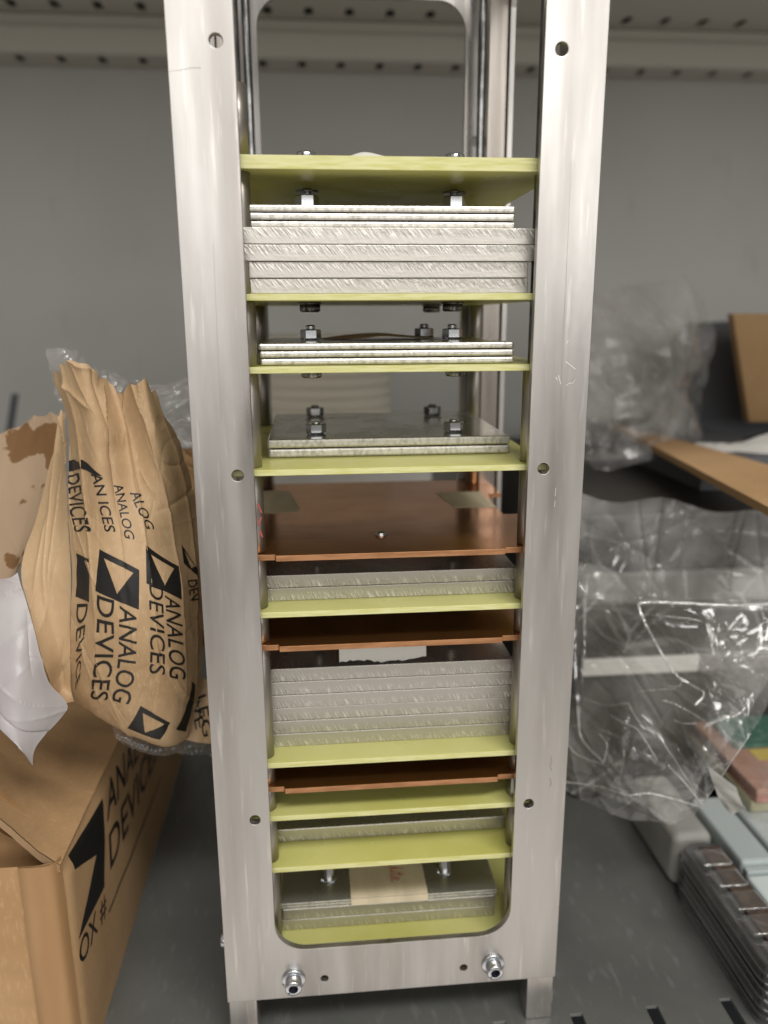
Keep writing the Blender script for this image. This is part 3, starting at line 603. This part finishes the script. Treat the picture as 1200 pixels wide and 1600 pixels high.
q = [tuple(pix(np.array([-90, *p]))) for p in ((lo[0], lo[1]), (hi[0], lo[1]), (lo[0], hi[1]), (hi[0], hi[1]))]
pr.lay(mb, poly_tris([[tuple(x) for x in (V-lo)/(hi-lo)]], 24, 24), q, 1)
build('printed_side', mb, ['card', 'ink'], bx)
# front face with a tape strip at the corner
xf = np.linspace(-250, -92, 90); zf = np.linspace(ZF+.3, -141, 50); Xf, Zf = np.meshgrid(xf, zf)
Yf = -8.2+1.2*np.exp(-((Xf+92)/2.5)**2)+0*Xf; F0 = np.stack([Xf, Yf, Zf], -1); F1 = F0+np.array([0, -1, 0])*crumple(F0, 8, .45, 24, 3, 3)[..., None]
mb = MB().grid(F1); mb.open = True; build('front_side', mb, 'card', bx)
# crushed corner joining front and side
tp_ = np.array([[(x, y, z) for x, y in ((-101, -8.1), (-100.6, -9.3), (-98, -9.5), (-96, -9.5), (-94, -9.4), (-92.6, -9.0), (-91.8, -8.0), (-91.3, -6.6), (-90.9, -5.2))] for z in np.linspace(ZF+.3, -140.5, 60)])
tp_ = tp_+np.array([0, -1, 0])*crumple(tp_, 12, .22, 12, 2, 3)[..., None]; mb = MB().grid(tp_); mb.open = True; build('gummed_tape', mb, 'card_tape', bx)
# top: sloping flap, raised towards the left, plus the crushed rim
top = [[(-90.8, -7, -142.2), (-91.2, 30, -143.6), (-91, 90, -144.2), (-91, 176, -144)], [(-97, -6, -137.5), (-100, 30, -139), (-101, 90, -141), (-101, 176, -142)],
       [(-105, -6, -127), (-112, 30, -131), (-116, 90, -136), (-116, 176, -140)], [(-118, -6, -110), (-128, 30, -120), (-136, 90, -130), (-136, 176, -137)], [(-150, -6, -100), (-160, 30, -112), (-170, 90, -125), (-200, 176, -136)]]
P0, P = crumpled(top, 140, 90, 4, .7, 30, 3, 3); mb = MB().grid(P).grid(P-np.array([.3, 0, 2.4])); mb.open = True; build('top_flap', mb, 'card', bx)
# cut edge of the flap (wavy flutes)
e0 = P[:, 0]; n = len(e0); mb = MB(); v = [tuple(p) for p in e0]+[tuple(p-np.array([.3, 0, 2.4])) for p in e0]
for i in range(n): v[i] = (v[i][0], v[i][1]-.3, v[i][2]); v[n+i] = (v[n+i][0], v[n+i][1]-.3, v[n+i][2])
mb.add(v, [(i, i+1, n+i+1, n+i) for i in range(n-1)]); mb.open = True; build('corrugated_edge', mb, 'carddark', bx)
under = [[(-92, -5, -143.2), (-92, 30, -146)], [(-104, -4, -135), (-104, 30, -142)], [(-130, -4, -118), (-130, 30, -130)], [(-160, -4, -112), (-160, 30, -125)]]
P0, P = crumpled(under, 30, 60, 9, .8, 18, 3, 3); mb = MB().grid(P); mb.open = True; build('inner_flap', mb, 'card_tape', bx)
build('inner_board', MB().extr([(-92, -146), (-97, -140.5), (-105, -130), (-118, -113.5), (-150, -103), (-250, -99), (-250, -160), (-92, -160)], 3, 5, axes='xz'), 'card_tape', bx)

# ================================================================== LEFT: KRAFT PAPER BAG
kb = empty('kraft_paper_bag', (-78, 30, -128), 'crumpled brown kraft paper packaging printed with black lettering, on the cardboard box', 'paper bag')
rows = [[(84, 588, 30), (128, 570, 16), (178, 606, 24), (226, 600, 16), (250, 642, 36)],
        [(104, 660, 28), (146, 662, 14), (198, 668, 21), (246, 680, 16), (280, 692, 40)],
        [(106, 745, 25), (153, 745, 13), (208, 750, 18), (260, 760, 19), (302, 765, 38)],
        [(107, 820, 20), (156, 825, 12), (214, 832, 11), (270, 845, 20), (315, 850, 34)],
        [(112, 900, 15), (160, 915, 8), (220, 925, 7), (278, 930, 14), (318, 935, 28)],
        [(110, 1020, 16), (163, 1035, 8), (223, 1045, 7), (280, 1055, 15), (315, 1050, 28)],
        [(112, 1092, 22), (158, 1120, 16), (208, 1148, 14), (262, 1164, 18), (296, 1150, 28)],
        [(120, 1085, 34), (165, 1105, 34), (210, 1120, 34), (262, 1130, 36), (296, 1120, 40)]]
P0, P = crumpled(ctrl_px(rows), 240, 360, 21, .42, 16, 2, 3, aniso=(1, .6, .35))
_k = np.clip(1.25-2.6*np.linspace(0, 1, 360), 0, 1)[:, None, None]; P = P+normals(P0)*crumple(P0, 27, 1.5, 24, 1, 3)[..., None]*_k+normals(P0)*(creases(P0, 61, 46, (6, 22), (.35, .9), (.35, 1.0))[..., None]*np.clip(_k, .16, 1)+creases(P0, 62, 26, (10, 30), (.3, .6), (.2, .5), (100, 16))[..., None]*.7)
_e = np.clip(1-np.linspace(0, 1, 360)*14, 0, 1)[:, None]; P[..., 2] += _e*(crumple(P0, 28, 2.2, 9, 3, 3))
# long soft folds running down the sheet
hgt = np.zeros(P.shape[:2]); cc_ = np.linspace(0, 1, P.shape[1])[None, :]; rr = np.linspace(0, 1, P.shape[0])[:, None]
for c0, sl, a in ((.16, .10, 1.5), (.36, .16, -1.2), (.52, .20, 1.6), (.72, .22, 1.5), (.88, .1, 1.2)): hgt += .75*a*np.exp(-np.abs((cc_-c0-sl*(rr-.3))/.015))*np.clip(1.25-1.5*rr, .10, 1)
P = P+normals(P0)*(-hgt[..., None] if (normals(P0)*(P0-CAM)).sum(2).mean() > 0 else hgt[..., None])
mb = MB().grid(P); mb.open = True
pr = Printed(P0, P, .13, .857)
a6 = lambda *q: [(a/3.529, 520+b/3.529) for a, b in q]; a7 = lambda *q: [(a/3.529, 880+b/3.529) for a, b in q]
def quad4(tl, tr, br, bl): return [bl, tl, br, tr]
LG = poly_tris(LOGO, 20, 20)
def lay_t(s, q, bold=.004): pr.lay(mb, text_tris(s, bold, 44, 8), q, 1)
def lay_poly(px, n=14):
    V = np.array(px, float); lo, hi = V.min(0), V.max(0); q = [(lo[0], lo[1]), (hi[0], lo[1]), (lo[0], hi[1]), (hi[0], hi[1])]
    pr.lay(mb, poly_tris([[tuple(x) for x in (V-lo)/(hi-lo)]], n, n), q, 1)
lay_t('DEVICES', a7((540, 172), (497, 745), (632, 205), (595, 757)))
lay_t('ANALOG', a7((660, 232), (618, 755), (754, 262), (718, 775)))
lay_t('DEVICES', a7((822, 112), (818, 600), (895, 140), (907, 615)))
lay_t('ANALOG', a7((905, 175), (928, 625), (988, 205), (1020, 640)))
def logo(tl, tr, br, bl):    # reading direction down: start edge = tl-tr ; cap side = right
    pr.lay(mb, LG, [tl, bl, tr, br], 1)
logo(a6((552, 1193))[0], a6((768, 1308))[0], a7((766, 255))[0], a7((533, 150))[0])
logo(a6((800, 1172))[0], a6((975, 1290))[0], a7((996, 200))[0], a7((808, 110))[0])
logo(a6((997, 1165))[0], a6((1075, 1300))[0], a7((1090, 85))[0], a7((1010, 0))[0])
logo(a7((775, 783))[0], a7((938, 880))[0], a7((880, 968))[0], a7((705, 905))[0])
lay_poly(a6((425, 1215), (500, 1255), (500, 1275), (470, 1262), (500, 1341))+a7((492, 215), (415, 190), (428, 0)))
lay_poly(a6((352, 712), (440, 700), (470, 716), (490, 700), (565, 790), (540, 785), (490, 750), (395, 765), (362, 800)))
lay_t('DEVICES', a6((368, 790), (412, 1098), (440, 772), (512, 1098)))
lay_t('AN ICES', a6((510, 775), (578, 1095), (560, 770), (638, 1100)))
lay_t('ANALOG', a6((628, 840), (688, 1130), (672, 830), (745, 1140)))
lay_t('ALOG', a6((712, 885), (800, 1080), (770, 870), (850, 1085)))
lay_t('DEVICE', a7((425, 225), (418, 700), (482, 225), (440, 640)))
lay_poly(a7((1050, 650), (1068, 665), (1010, 930), (972, 915)))
lay_t('DEV', a7((1030, 95), (1048, 230), (1075, 90), (1092, 200)))
build('printed_sheet', mb, ['kraft', 'ink'], kb)
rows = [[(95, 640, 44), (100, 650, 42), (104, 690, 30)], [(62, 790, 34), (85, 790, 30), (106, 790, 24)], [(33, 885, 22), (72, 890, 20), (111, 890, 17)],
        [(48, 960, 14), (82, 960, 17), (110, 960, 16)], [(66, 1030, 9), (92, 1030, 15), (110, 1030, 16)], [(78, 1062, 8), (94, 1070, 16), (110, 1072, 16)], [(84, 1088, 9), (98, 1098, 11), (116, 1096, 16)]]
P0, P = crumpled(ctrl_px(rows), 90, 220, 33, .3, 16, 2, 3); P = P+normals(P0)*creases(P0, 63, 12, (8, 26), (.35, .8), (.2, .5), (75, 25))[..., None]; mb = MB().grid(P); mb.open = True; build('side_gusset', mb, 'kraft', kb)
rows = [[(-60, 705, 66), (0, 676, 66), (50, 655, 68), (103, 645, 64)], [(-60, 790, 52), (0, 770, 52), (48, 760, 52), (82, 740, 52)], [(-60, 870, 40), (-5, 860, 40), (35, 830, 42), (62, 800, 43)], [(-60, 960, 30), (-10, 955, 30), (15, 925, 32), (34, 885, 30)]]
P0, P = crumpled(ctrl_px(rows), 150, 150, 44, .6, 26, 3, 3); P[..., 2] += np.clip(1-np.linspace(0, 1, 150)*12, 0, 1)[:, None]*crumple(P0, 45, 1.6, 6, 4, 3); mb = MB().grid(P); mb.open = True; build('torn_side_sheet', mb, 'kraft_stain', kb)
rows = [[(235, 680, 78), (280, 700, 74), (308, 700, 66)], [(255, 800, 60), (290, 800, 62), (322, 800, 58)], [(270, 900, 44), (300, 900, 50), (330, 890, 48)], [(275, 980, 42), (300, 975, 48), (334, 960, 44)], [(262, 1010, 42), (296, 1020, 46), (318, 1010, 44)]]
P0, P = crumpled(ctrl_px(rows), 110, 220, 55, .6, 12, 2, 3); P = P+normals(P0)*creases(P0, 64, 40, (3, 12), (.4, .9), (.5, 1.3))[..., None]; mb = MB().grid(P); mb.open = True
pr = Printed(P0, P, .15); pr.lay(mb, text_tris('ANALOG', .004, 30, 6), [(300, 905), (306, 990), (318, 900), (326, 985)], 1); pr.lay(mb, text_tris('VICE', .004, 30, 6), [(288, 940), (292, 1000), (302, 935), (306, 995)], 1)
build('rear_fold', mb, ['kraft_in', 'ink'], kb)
rows = [[(290, 1050, 40), (315, 1060, 38), (342, 1062, 38)], [(285, 1100, 34), (312, 1105, 34), (342, 1110, 36)], [(275, 1150, 34), (308, 1160, 34), (342, 1162, 38)]]
P0, P = crumpled(ctrl_px(rows), 70, 90, 66, .5, 8, 3, 3); mb = MB().grid(P); mb.open = True
pr = Printed(P0, P, .15); pr.lay(mb, text_tris('AVE', .004, 24, 8), [(294, 1078), (306, 1140), (308, 1070), (320, 1134)], 1); pr.lay(mb, text_tris('LEG', .004, 24, 8), [(306, 1090), (318, 1152), (322, 1084), (332, 1148)], 1)
build('folded_end', mb, ['kraft', 'ink'], kb)
# white film tucked beside the kraft bag
rows = [[(-30, 900, 14), (10, 905, 13), (28, 895, 14)], [(-30, 1000, 6), (20, 1000, 4), (54, 985, 7)], [(-30, 1060, 0), (30, 1050, -1), (74, 1062, 4)], [(-30, 1110, -4), (30, 1130, -6), (104, 1105, 6)], [(-25, 1120, -5), (25, 1160, -8), (58, 1165, -4)], [(20, 1150, -7), (38, 1176, -8.5), (52, 1196, -7)]]
P0, P = crumpled(ctrl_px(rows), 120, 170, 71, .35, 22, 2, 3); P = P+normals(P0)*creases(P0, 65, 16, (8, 24), (.4, 1.0), (.2, .7))[..., None]; mb = MB().grid(P); mb.open = True
tag(build('white_plastic_film', mb, 'milky'), 'milky white plastic film hanging over the cardboard box edge', 'plastic film')
# clear film behind and below the bag
rows = [[(72, 545, 84), (110, 548, 82), (150, 575, 86), (215, 592, 92)], [(80, 580, 80), (120, 580, 76), (165, 600, 82), (225, 610, 90)], [(88, 625, 78), (130, 640, 78), (180, 650, 82), (240, 650, 90)]]
P0, P = crumpled(ctrl_px(rows), 110, 80, 81, 1.6, 9, 3, 3); mb = MB().grid(P); mb.open = True
tag(build('clear_plastic_film', mb, 'clear2'), 'crumpled clear plastic film peeking out above the kraft paper bag', 'plastic film')
rows = [[(205, 605, 110), (250, 600, 112), (290, 590, 112), (345, 570, 112)], [(225, 650, 108), (262, 645, 104), (300, 640, 106), (345, 640, 108)], [(245, 700, 100), (280, 700, 98), (310, 700, 100), (345, 700, 104)]]
P0, P = crumpled(ctrl_px(rows), 120, 90, 82, 3.0, 16, 3, 3); mb = MB().grid(P); mb.open = True
tag(build('clear_plastic_film', mb, 'clear2'), 'grey clear plastic film between the kraft bag top and the frame', 'plastic film')
rows = [[(170, 1110, 30), (230, 1140, 32), (290, 1140, 40), (340, 1130, 44)], [(180, 1150, 26), (235, 1170, 28), (290, 1165, 34), (340, 1155, 40)], [(200, 1170, 30), (240, 1180, 32), (290, 1178, 36), (340, 1182, 42)]]
P0, P = crumpled(ctrl_px(rows), 140, 60, 83, .8, 7, 3, 3); mb = MB().grid(P); mb.open = True
tag(build('clear_plastic_film', mb, 'clear2'), 'clear plastic film sticking out under the bottom of the kraft bag', 'plastic film')

# ================================================================== BEHIND THE FRAME
tag(build('white_carton', MB().box(-64, 44, 222, 330, ZF+.1, -62, 1), 'white'), 'plain pale box behind the frame, under the ribbed reel', 'box')
pr_ = [(10, -62)]; z = -61.9
while z < -13.5: pr_ += [(37.5, z), (38.6, z+1), (38.6, z+3.6), (37.5, z+4.6)]; z += 6.0
pr_ += [(37.8, -11.6), (36, -11), (10, -11)]
tag(build('ribbed_reel', MB().lathe(pr_, (-12.5, 270, 0), seg=64), 'spool'), 'round cream ribbed plastic reel standing behind the frame', 'reel')

# ================================================================== RIGHT SIDE
# dark crate with grey rim and white strip
cr_ = empty('black_crate', (180, 210, ZF), 'black plastic crate with grey rim and white strip, right of the frame', 'crate')
build('crate_body', MB().box(93, 330, 112, 330, ZF+.1, -80, 2), 'black', cr_)
build('rim', MB().box(91, 330, 108.5, 111.9, -119, -105, 1.2), 'grey', cr_)
build('strip', MB().box(93.5, 146, 109.6, 111.9, -152, -144.5, .4), 'white', cr_)
build('strip', MB().box(146.1, 330, 110, 111.9, -152, -144.5, .4), 'grey', cr_)
# cardboard flap over it and carton far right
A = [onZ(952, 660, -62), onZ(1072, 690, -62), onZ(1215, 730, -62), onZ(1215, 800, -62)]
mb = MB(); mb.extr([(a[0], a[1]) for a in A], -65, -62); fo = build('cardboard_flap', mb, 'card'); tag(fo, 'loose brown cardboard flap lying on the black crate', 'cardboard')
sup = MB().box(160, 215, 150, 300, -79.9, -65.1, .5); tag(build('folded_cloth', sup, 'dark'), 'dark packing pad between the crate and the cardboard flap', 'pad')
c0 = onY(1145, 490, 250); c1 = onY(1170, 668, 250)
mb = MB(); mb.extr([(c0[0], c0[2]), (340, c0[2]), (340, -61.5), (c1[0], -61.5)], 250, 256, axes='xz')
ca = empty('cardboard_carton', (300, 275, -61.5), 'brown cardboard carton standing at the right edge, leaning', 'carton'); build('carton_body', mb, 'card', ca)
c2 = onY(1100, 530, 285); c3 = onY(1128, 505, 285); c4 = onY(1103, 690, 285)
mb = MB(); mb.extr([(c2[0], c2[2]), (c3[0], c3[2]), (290, c3[2]+2), (290, -79), (c4[0], -79)], 302, 330, axes='xz'); tag(build('dark_binder', mb, 'dark'), 'dark grey board standing behind the brown carton', 'board')
P0, P = crumpled([[onY(1062, 694, 190), onY(1110, 692, 185), onY(1160, 690, 180), onY(1215, 672, 178)], [onY(1070, 703, 175), onY(1115, 705, 170), onY(1160, 712, 165), onY(1215, 712, 160)], [onY(1090, 712, 160), onY(1130, 722, 155), onY(1170, 732, 150), onY(1215, 742, 148)]], 70, 40, 91, .8, 9, 2, 3)
mb = MB().grid(P); mb.open = True; tag(build('white_foam_sheet', mb, 'white'), 'crinkled white foam sheet on top of the cardboard flap', 'foam sheet')
# crumpled clear bag, upper right
rows = [[(900, 440, 210), (960, 455, 215), (1010, 440, 220), (1060, 436, 225), (1100, 470, 225)], [(900, 520, 195), (960, 520, 190), (1020, 510, 200), (1075, 505, 210), (1118, 520, 220)],
        [(900, 600, 185), (960, 600, 180), (1020, 600, 185), (1070, 600, 200), (1105, 600, 215)], [(905, 680, 175), (960, 690, 170), (1020, 690, 180), (1065, 690, 195), (1100, 690, 210)], [(905, 720, 170), (950, 735, 165), (1010, 720, 175), (1060, 710, 190), (1095, 705, 205)]]
cb = empty('clear_plastic_bag', (150, 190, -80), 'crumpled clear plastic bag behind the frame, upper right above the cardboard flap', 'plastic bag')
P0, P = crumpled(ctrl_px(rows), 160, 170, 101, 4.0, 26, 3, 3); mb = MB().grid(P); mb.open = True; build('front_film', mb, 'clear_soft', cb)
P0, P = crumpled([[p+np.array([4, 22, 0]) for p in r] for r in ctrl_px(rows)], 120, 130, 102, 4.5, 30, 3, 3); mb = MB().grid(P); mb.open = True; build('rear_film', mb, 'clear_soft', cb)
# film hanging over crate front
rows = [[(890, 765, 96), (960, 785, 104), (1040, 778, 100), (1120, 800, 105), (1215, 792, 100)], [(890, 850, 92), (960, 860, 103), (1040, 875, 96), (1120, 885, 104), (1215, 900, 98)], [(890, 930, 92), (960, 940, 97), (1040, 945, 93), (1120, 950, 99), (1215, 955, 94)]]
P0, P = crumpled(ctrl_px(rows), 220, 130, 103, 2.0, 36, 1, 3); P = P+normals(P0)*creases(P0, 68, 40, (10, 40), (.6, 2), (.5, 1.6))[..., None]; mb = MB().grid(P); mb.open = True
tag(build('clear_plastic_film', mb, 'clear_soft'), 'thin hazy plastic film draped over the black crate front', 'plastic film')
# big clear bag, lower right
rows = [[(880, 880, 98), (960, 900, 94), (1004, 944, 74), (1100, 946, 66), (1230, 955, 58)], [(880, 985, 88), (965, 985, 74), (1040, 1010, 58), (1115, 1020, 50), (1230, 1030, 46)],
        [(875, 1085, 76), (965, 1085, 60), (1050, 1088, 46), (1125, 1088, 36), (1205, 1095, 34)], [(872, 1170, 66), (955, 1180, 48), (1030, 1190, 40), (1100, 1190, 30), (1150, 1180, 26)],
        [(880, 1232, 60), (930, 1258, 50), (980, 1278, 44), (1050, 1280, 40), (1085, 1272, 38)]]
cb = empty('clear_plastic_bag', (110, 50, -165), 'crumpled clear plastic bag with bright welded seam, lower right over the trays', 'plastic bag')
P0, PF = crumpled(ctrl_px(rows), 260, 280, 111, 1.5, 34, 1, 3); PF = PF+normals(P0)*creases(P0, 66, 70, (8, 34), (.5, 1.6), (.4, 1.3))[..., None]; mb = MB().grid(PF); mb.open = True; build('front_film', mb, 'clear', cb)
P0, P = crumpled([[p+np.array([3, 10, -1]) for p in r] for r in ctrl_px(rows)], 200, 220, 112, 1.8, 36, 1, 3); P = P+normals(P0)*creases(P0, 67, 70, (8, 34), (.5, 1.6), (.4, 1.4))[..., None]; mb = MB().grid(P); mb.open = True; build('rear_film', mb, 'clear', cb)
prb = Printed(P0, PF, .1)
def crease_on(pxs, r, seed=1, name='film_crease', m_='crease'): build(name, tube_path(list(prb.at(prb.uv(pxs))), r, n=24*len(pxs)//2, jit=.05, seed=seed), m_, cb)
for k, (p_, r_) in enumerate(((((888, 1118), (925, 1128), (962, 1142), (1000, 1140)), .16), (((1000, 1140), (1012, 1180), (1045, 1225), (1080, 1272)), .16), (((914, 1140), (911, 1165), (912, 1200), (934, 1240)), .30),
    (((934, 1240), (942, 1215), (938, 1190)), .18), (((890, 1200), (905, 1222), (934, 1242)), .2), (((965, 1160), (985, 1178), (1002, 1192), (1010, 1222), (1020, 1246)), .22), (((940, 1182), (960, 1198), (976, 1212)), .16),
    (((882, 1238), (930, 1262), (972, 1277), (1030, 1276), (1082, 1275)), .28), (((1082, 1275), (1100, 1245), (1125, 1220), (1150, 1185)), .18), (((1040, 1250), (1062, 1262), (1082, 1274)), .3), (((955, 1270), (962, 1240), (966, 1225)), .14),
    (((1058, 1134), (1078, 1140), (1100, 1155), (1122, 1170)), .36), (((1072, 1172), (1088, 1178), (1108, 1174)), .26), (((930, 900), (925, 960), (926, 1040), (922, 1100)), .14), (((912, 982), (926, 970), (950, 940)), .22),
    (((1040, 968), (1090, 962), (1150, 968), (1200, 975)), .2), (((1075, 1100), (1095, 1098), (1100, 1086)), .2), (((1020, 1118), (1050, 1112), (1085, 1106)), .14))): crease_on(p_, r_, k)
build('welded_seam', tube_path([onY(1215, 943, 46), onY(1140, 946, 52), onY(1060, 942, 58), onY(1004, 942, 62), onY(1000, 955, 60), onY(1022, 1000, 54), onY(1052, 1050, 48), onY(1080, 1070, 44), onY(1100, 1084, 40), onY(1086, 1102, 38)], .42, n=120, jit=.06), 'seam', cb)
build('welded_seam', tube_path([onY(1100, 1135, 34), onY(1130, 1122, 33), onY(1150, 1118, 32), onY(1166, 1105, 32)], .5, n=40, jit=.15, seed=4), 'seam', cb)
# foam block, tray stack, teal boxes, wrapped circuit boards
P0 = onZ(1052, 1395, ZF)
tag(build('foam_block', MB().box(112.4, 128, 52.5, 95, ZF+.1, -191.5, 3.5, 4), 'foam'), 'whitish soft translucent block behind the clear tray stack', 'foam block')
tr = empty('clear_tray_stack', (150, 10, ZF), 'stack of clear plastic component trays with rounded corners, lower right', 'tray stack')
for k in range(7):
    z0 = ZF+.2+k*3.1
    dx = .35*math.sin(k*2.1); lp = rrect(112.2+dx, 127.4+dx, -11.5, 51+dx, 6, 8)
    mb = MB(); mb.extr(lp, z0, z0+.7); mb.extr(rrect(113.2+dx, 126.6+dx, -10.4, 49.8+dx, 5.5, 8), z0+.75, z0+2.9)
    build('tray', mb, 'tray', tr)
ztop = ZF+.2+7*3.1
for r in range(5):
    for c in range(1):
        x0 = 115.2+random.Random(r).uniform(-.6, .6); y0 = -9+r*11+random.Random(r+9).uniform(-.6, .6)
        pk = build('tray_pocket', MB().box(x0, x0+10.2, y0, y0+8.6, ztop+.1, ztop+1.9, .7, 2), 'clear', tr)
        h_ = ztop+1.7
        build('pocket_rim', tube_path([(x0+.3, y0+.3, h_), (x0+5, y0+.1, h_+.1), (x0+9.9, y0+.3, h_), (x0+10, y0+4, h_), (x0+9.9, y0+8.3, h_)], .22, n=40, jit=.07, seed=r), 'seam', pk)
def zbox(name, px, z0, z1, m_, parent=None, bev=0): 
    A = [onZ(x, y, z1)[:2] for x, y in px]; mb = MB(); mb.extr([tuple(a) for a in A], z0, z1); return build(name, mb, m_, parent)
build('component_strip', MB().box(118.5, 126.4, -6, 46, ztop+.02, ztop+.9, .3), 'chip', tr)
tb = empty('teal_plastic_box', (165, 80, ZF), 'pale teal plastic box with flat lid behind the tray stack', 'plastic box')
yA = onZ(1150, 1348, -190)[1]; xS = onZ(1150, 1268, -190)[0]
build('lid', MB().box(129, xS-.6, yA+.4, 74, ZF+.2, -190, 1.2, 2), 'teal', tb)
build('lid_rim', MB().box(129.6, xS-1.5, yA-2.6, yA+.2, ZF+.2, -192, .5), 'teal', tb)
tb2 = build('teal_plastic_box', MB().box(xS+.6, 250, yA+.4, 74, ZF+.2, -189, 1.2, 2), 'teal'); tag(tb2, 'second pale teal plastic box, half hidden under the wrapped boards at the right edge', 'plastic box')
tb3 = build('pale_plastic_box', MB().box(129, 250, -11, yA-3, ZF+.2, -193, 1.2, 2), 'tealw'); tag(tb3, 'whitish plastic box at the right edge beside the tray stack', 'plastic box')
tb3.location.x += 51*K*0
# wrapped boards
zt = -178.0; q = onZ(1183, 1235, zt); x0, y0 = q[0], q[1]
pk = empty('wrapped_circuit_boards', (x0+40, y0+40, -189), 'clear wrapped pack of copper and green circuit boards at the right edge', 'circuit boards')
build('foam_layer', MB().box(x0-1, x0+90, y0+1, y0+98, -188.8, zt-6.2, 1.0), 'yellowfoam', pk)
build('red_board', MB().box(x0+.5, x0+90, y0+.3, y0+98, zt-6.1, zt-2.6, .3), 'redlayer', pk)
build('copper_board', MB().box(x0, x0+90, y0, y0+98, zt-2.5, zt, .4), 'pink', pk)
build('green_board', MB().box(x0+7, x0+90, y0+29, y0+97, zt+.03, zt+1.6, .3), 'pcb', pk)
build('yellow_label', MB().box(x0+12, x0+30, y0+20, y0+28, zt+.05, zt+.3), 'yellow', pk)
wr = [[(x0-3, y0+98, -188.7), (x0-3, y0+35, -188.7), (x0-3, y0-2, -188.7), (x0+30, y0-4, -188.7), (x0+90, y0-4, -188.7)], [(x0-2, y0+98, zt-2), (x0-2, y0+35, zt-2), (x0-1.5, y0-1.5, zt-2), (x0+30, y0-2, zt-2), (x0+90, y0-2, zt-2)],
      [(x0, y0+98, zt+2.6), (x0, y0+35, zt+2.6), (x0+1, y0, zt+2.6), (x0+30, y0+1, zt+2.6), (x0+90, y0+1, zt+2.6)], [(x0+10, y0+98, zt+2.8), (x0+10, y0+40, zt+2.8), (x0+12, y0+15, zt+2.8), (x0+30, y0+15, zt+2.8), (x0+90, y0+15, zt+2.8)]]
P0, P = crumpled(wr, 120, 60, 121, .5, 9, 3, 3); mb = MB().grid(P); mb.open = True; build('film_wrap', mb, 'clear', pk)
P0, P = crumpled([[onY(1105, 1195, 30), onY(1130, 1215, 28), onY(1150, 1230, 26)], [onY(1118, 1235, 28), onY(1138, 1240, 26), onY(1158, 1252, 24)], [onY(1132, 1262, 27), onY(1145, 1272, 25), onY(1166, 1262, 23)]], 50, 50, 131, .8, 8, 2, 3)
mb = MB().grid(P); mb.open = True; tag(build('foam_scrap', mb, 'foam'), 'small white foam wrapping scrap below the wrapped circuit boards', 'foam scrap')

# handling marks on the rails: pencil lines, seams, nicks
fxz = lambda a, b: (a, -.03, b)
def railmark(name, pxs, m_, wd): build(name, strokes([[tuple(onY(x, y, 0)[[0, 2]]) for x, y in p] for p in pxs], fxz, wd, up=(0, -1, 0)), m_, fr)
M['pencil'] = mat('pencil_line', (0.40, 0.37, 0.345), .5, .7); M['nick'] = mat('bright_nick', (0.88, 0.87, 0.85), .3, .8)
railmark('pencil_line', [[(263, 112), (285, 109), (300, 106), (314, 106)]], 'pencil', .09)
railmark('seam_line', [[(893, 250), (887, 380), (884, 450), (879, 540), (877, 600), (875, 640)], [(333, 380), (337, 470), (341, 560), (346, 660)]], 'pencil', .07)
railmark('scuff_mark', [[(861, 1182), (862, 1190), (860, 1196), (862, 1204)], [(859, 1216), (861, 1222), (860, 1228)]], 'pencil', .3)
railmark('bright_nick', [[(885, 537), (888, 531)], [(884, 565), (892, 571), (899, 577)], [(868, 589), (871, 594)], [(884, 603), (889, 599), (895, 598), (898, 593)], [(872, 586), (876, 600)], [(868, 762), (867, 775)], [(867, 782), (866, 792)]], 'nick', .22)
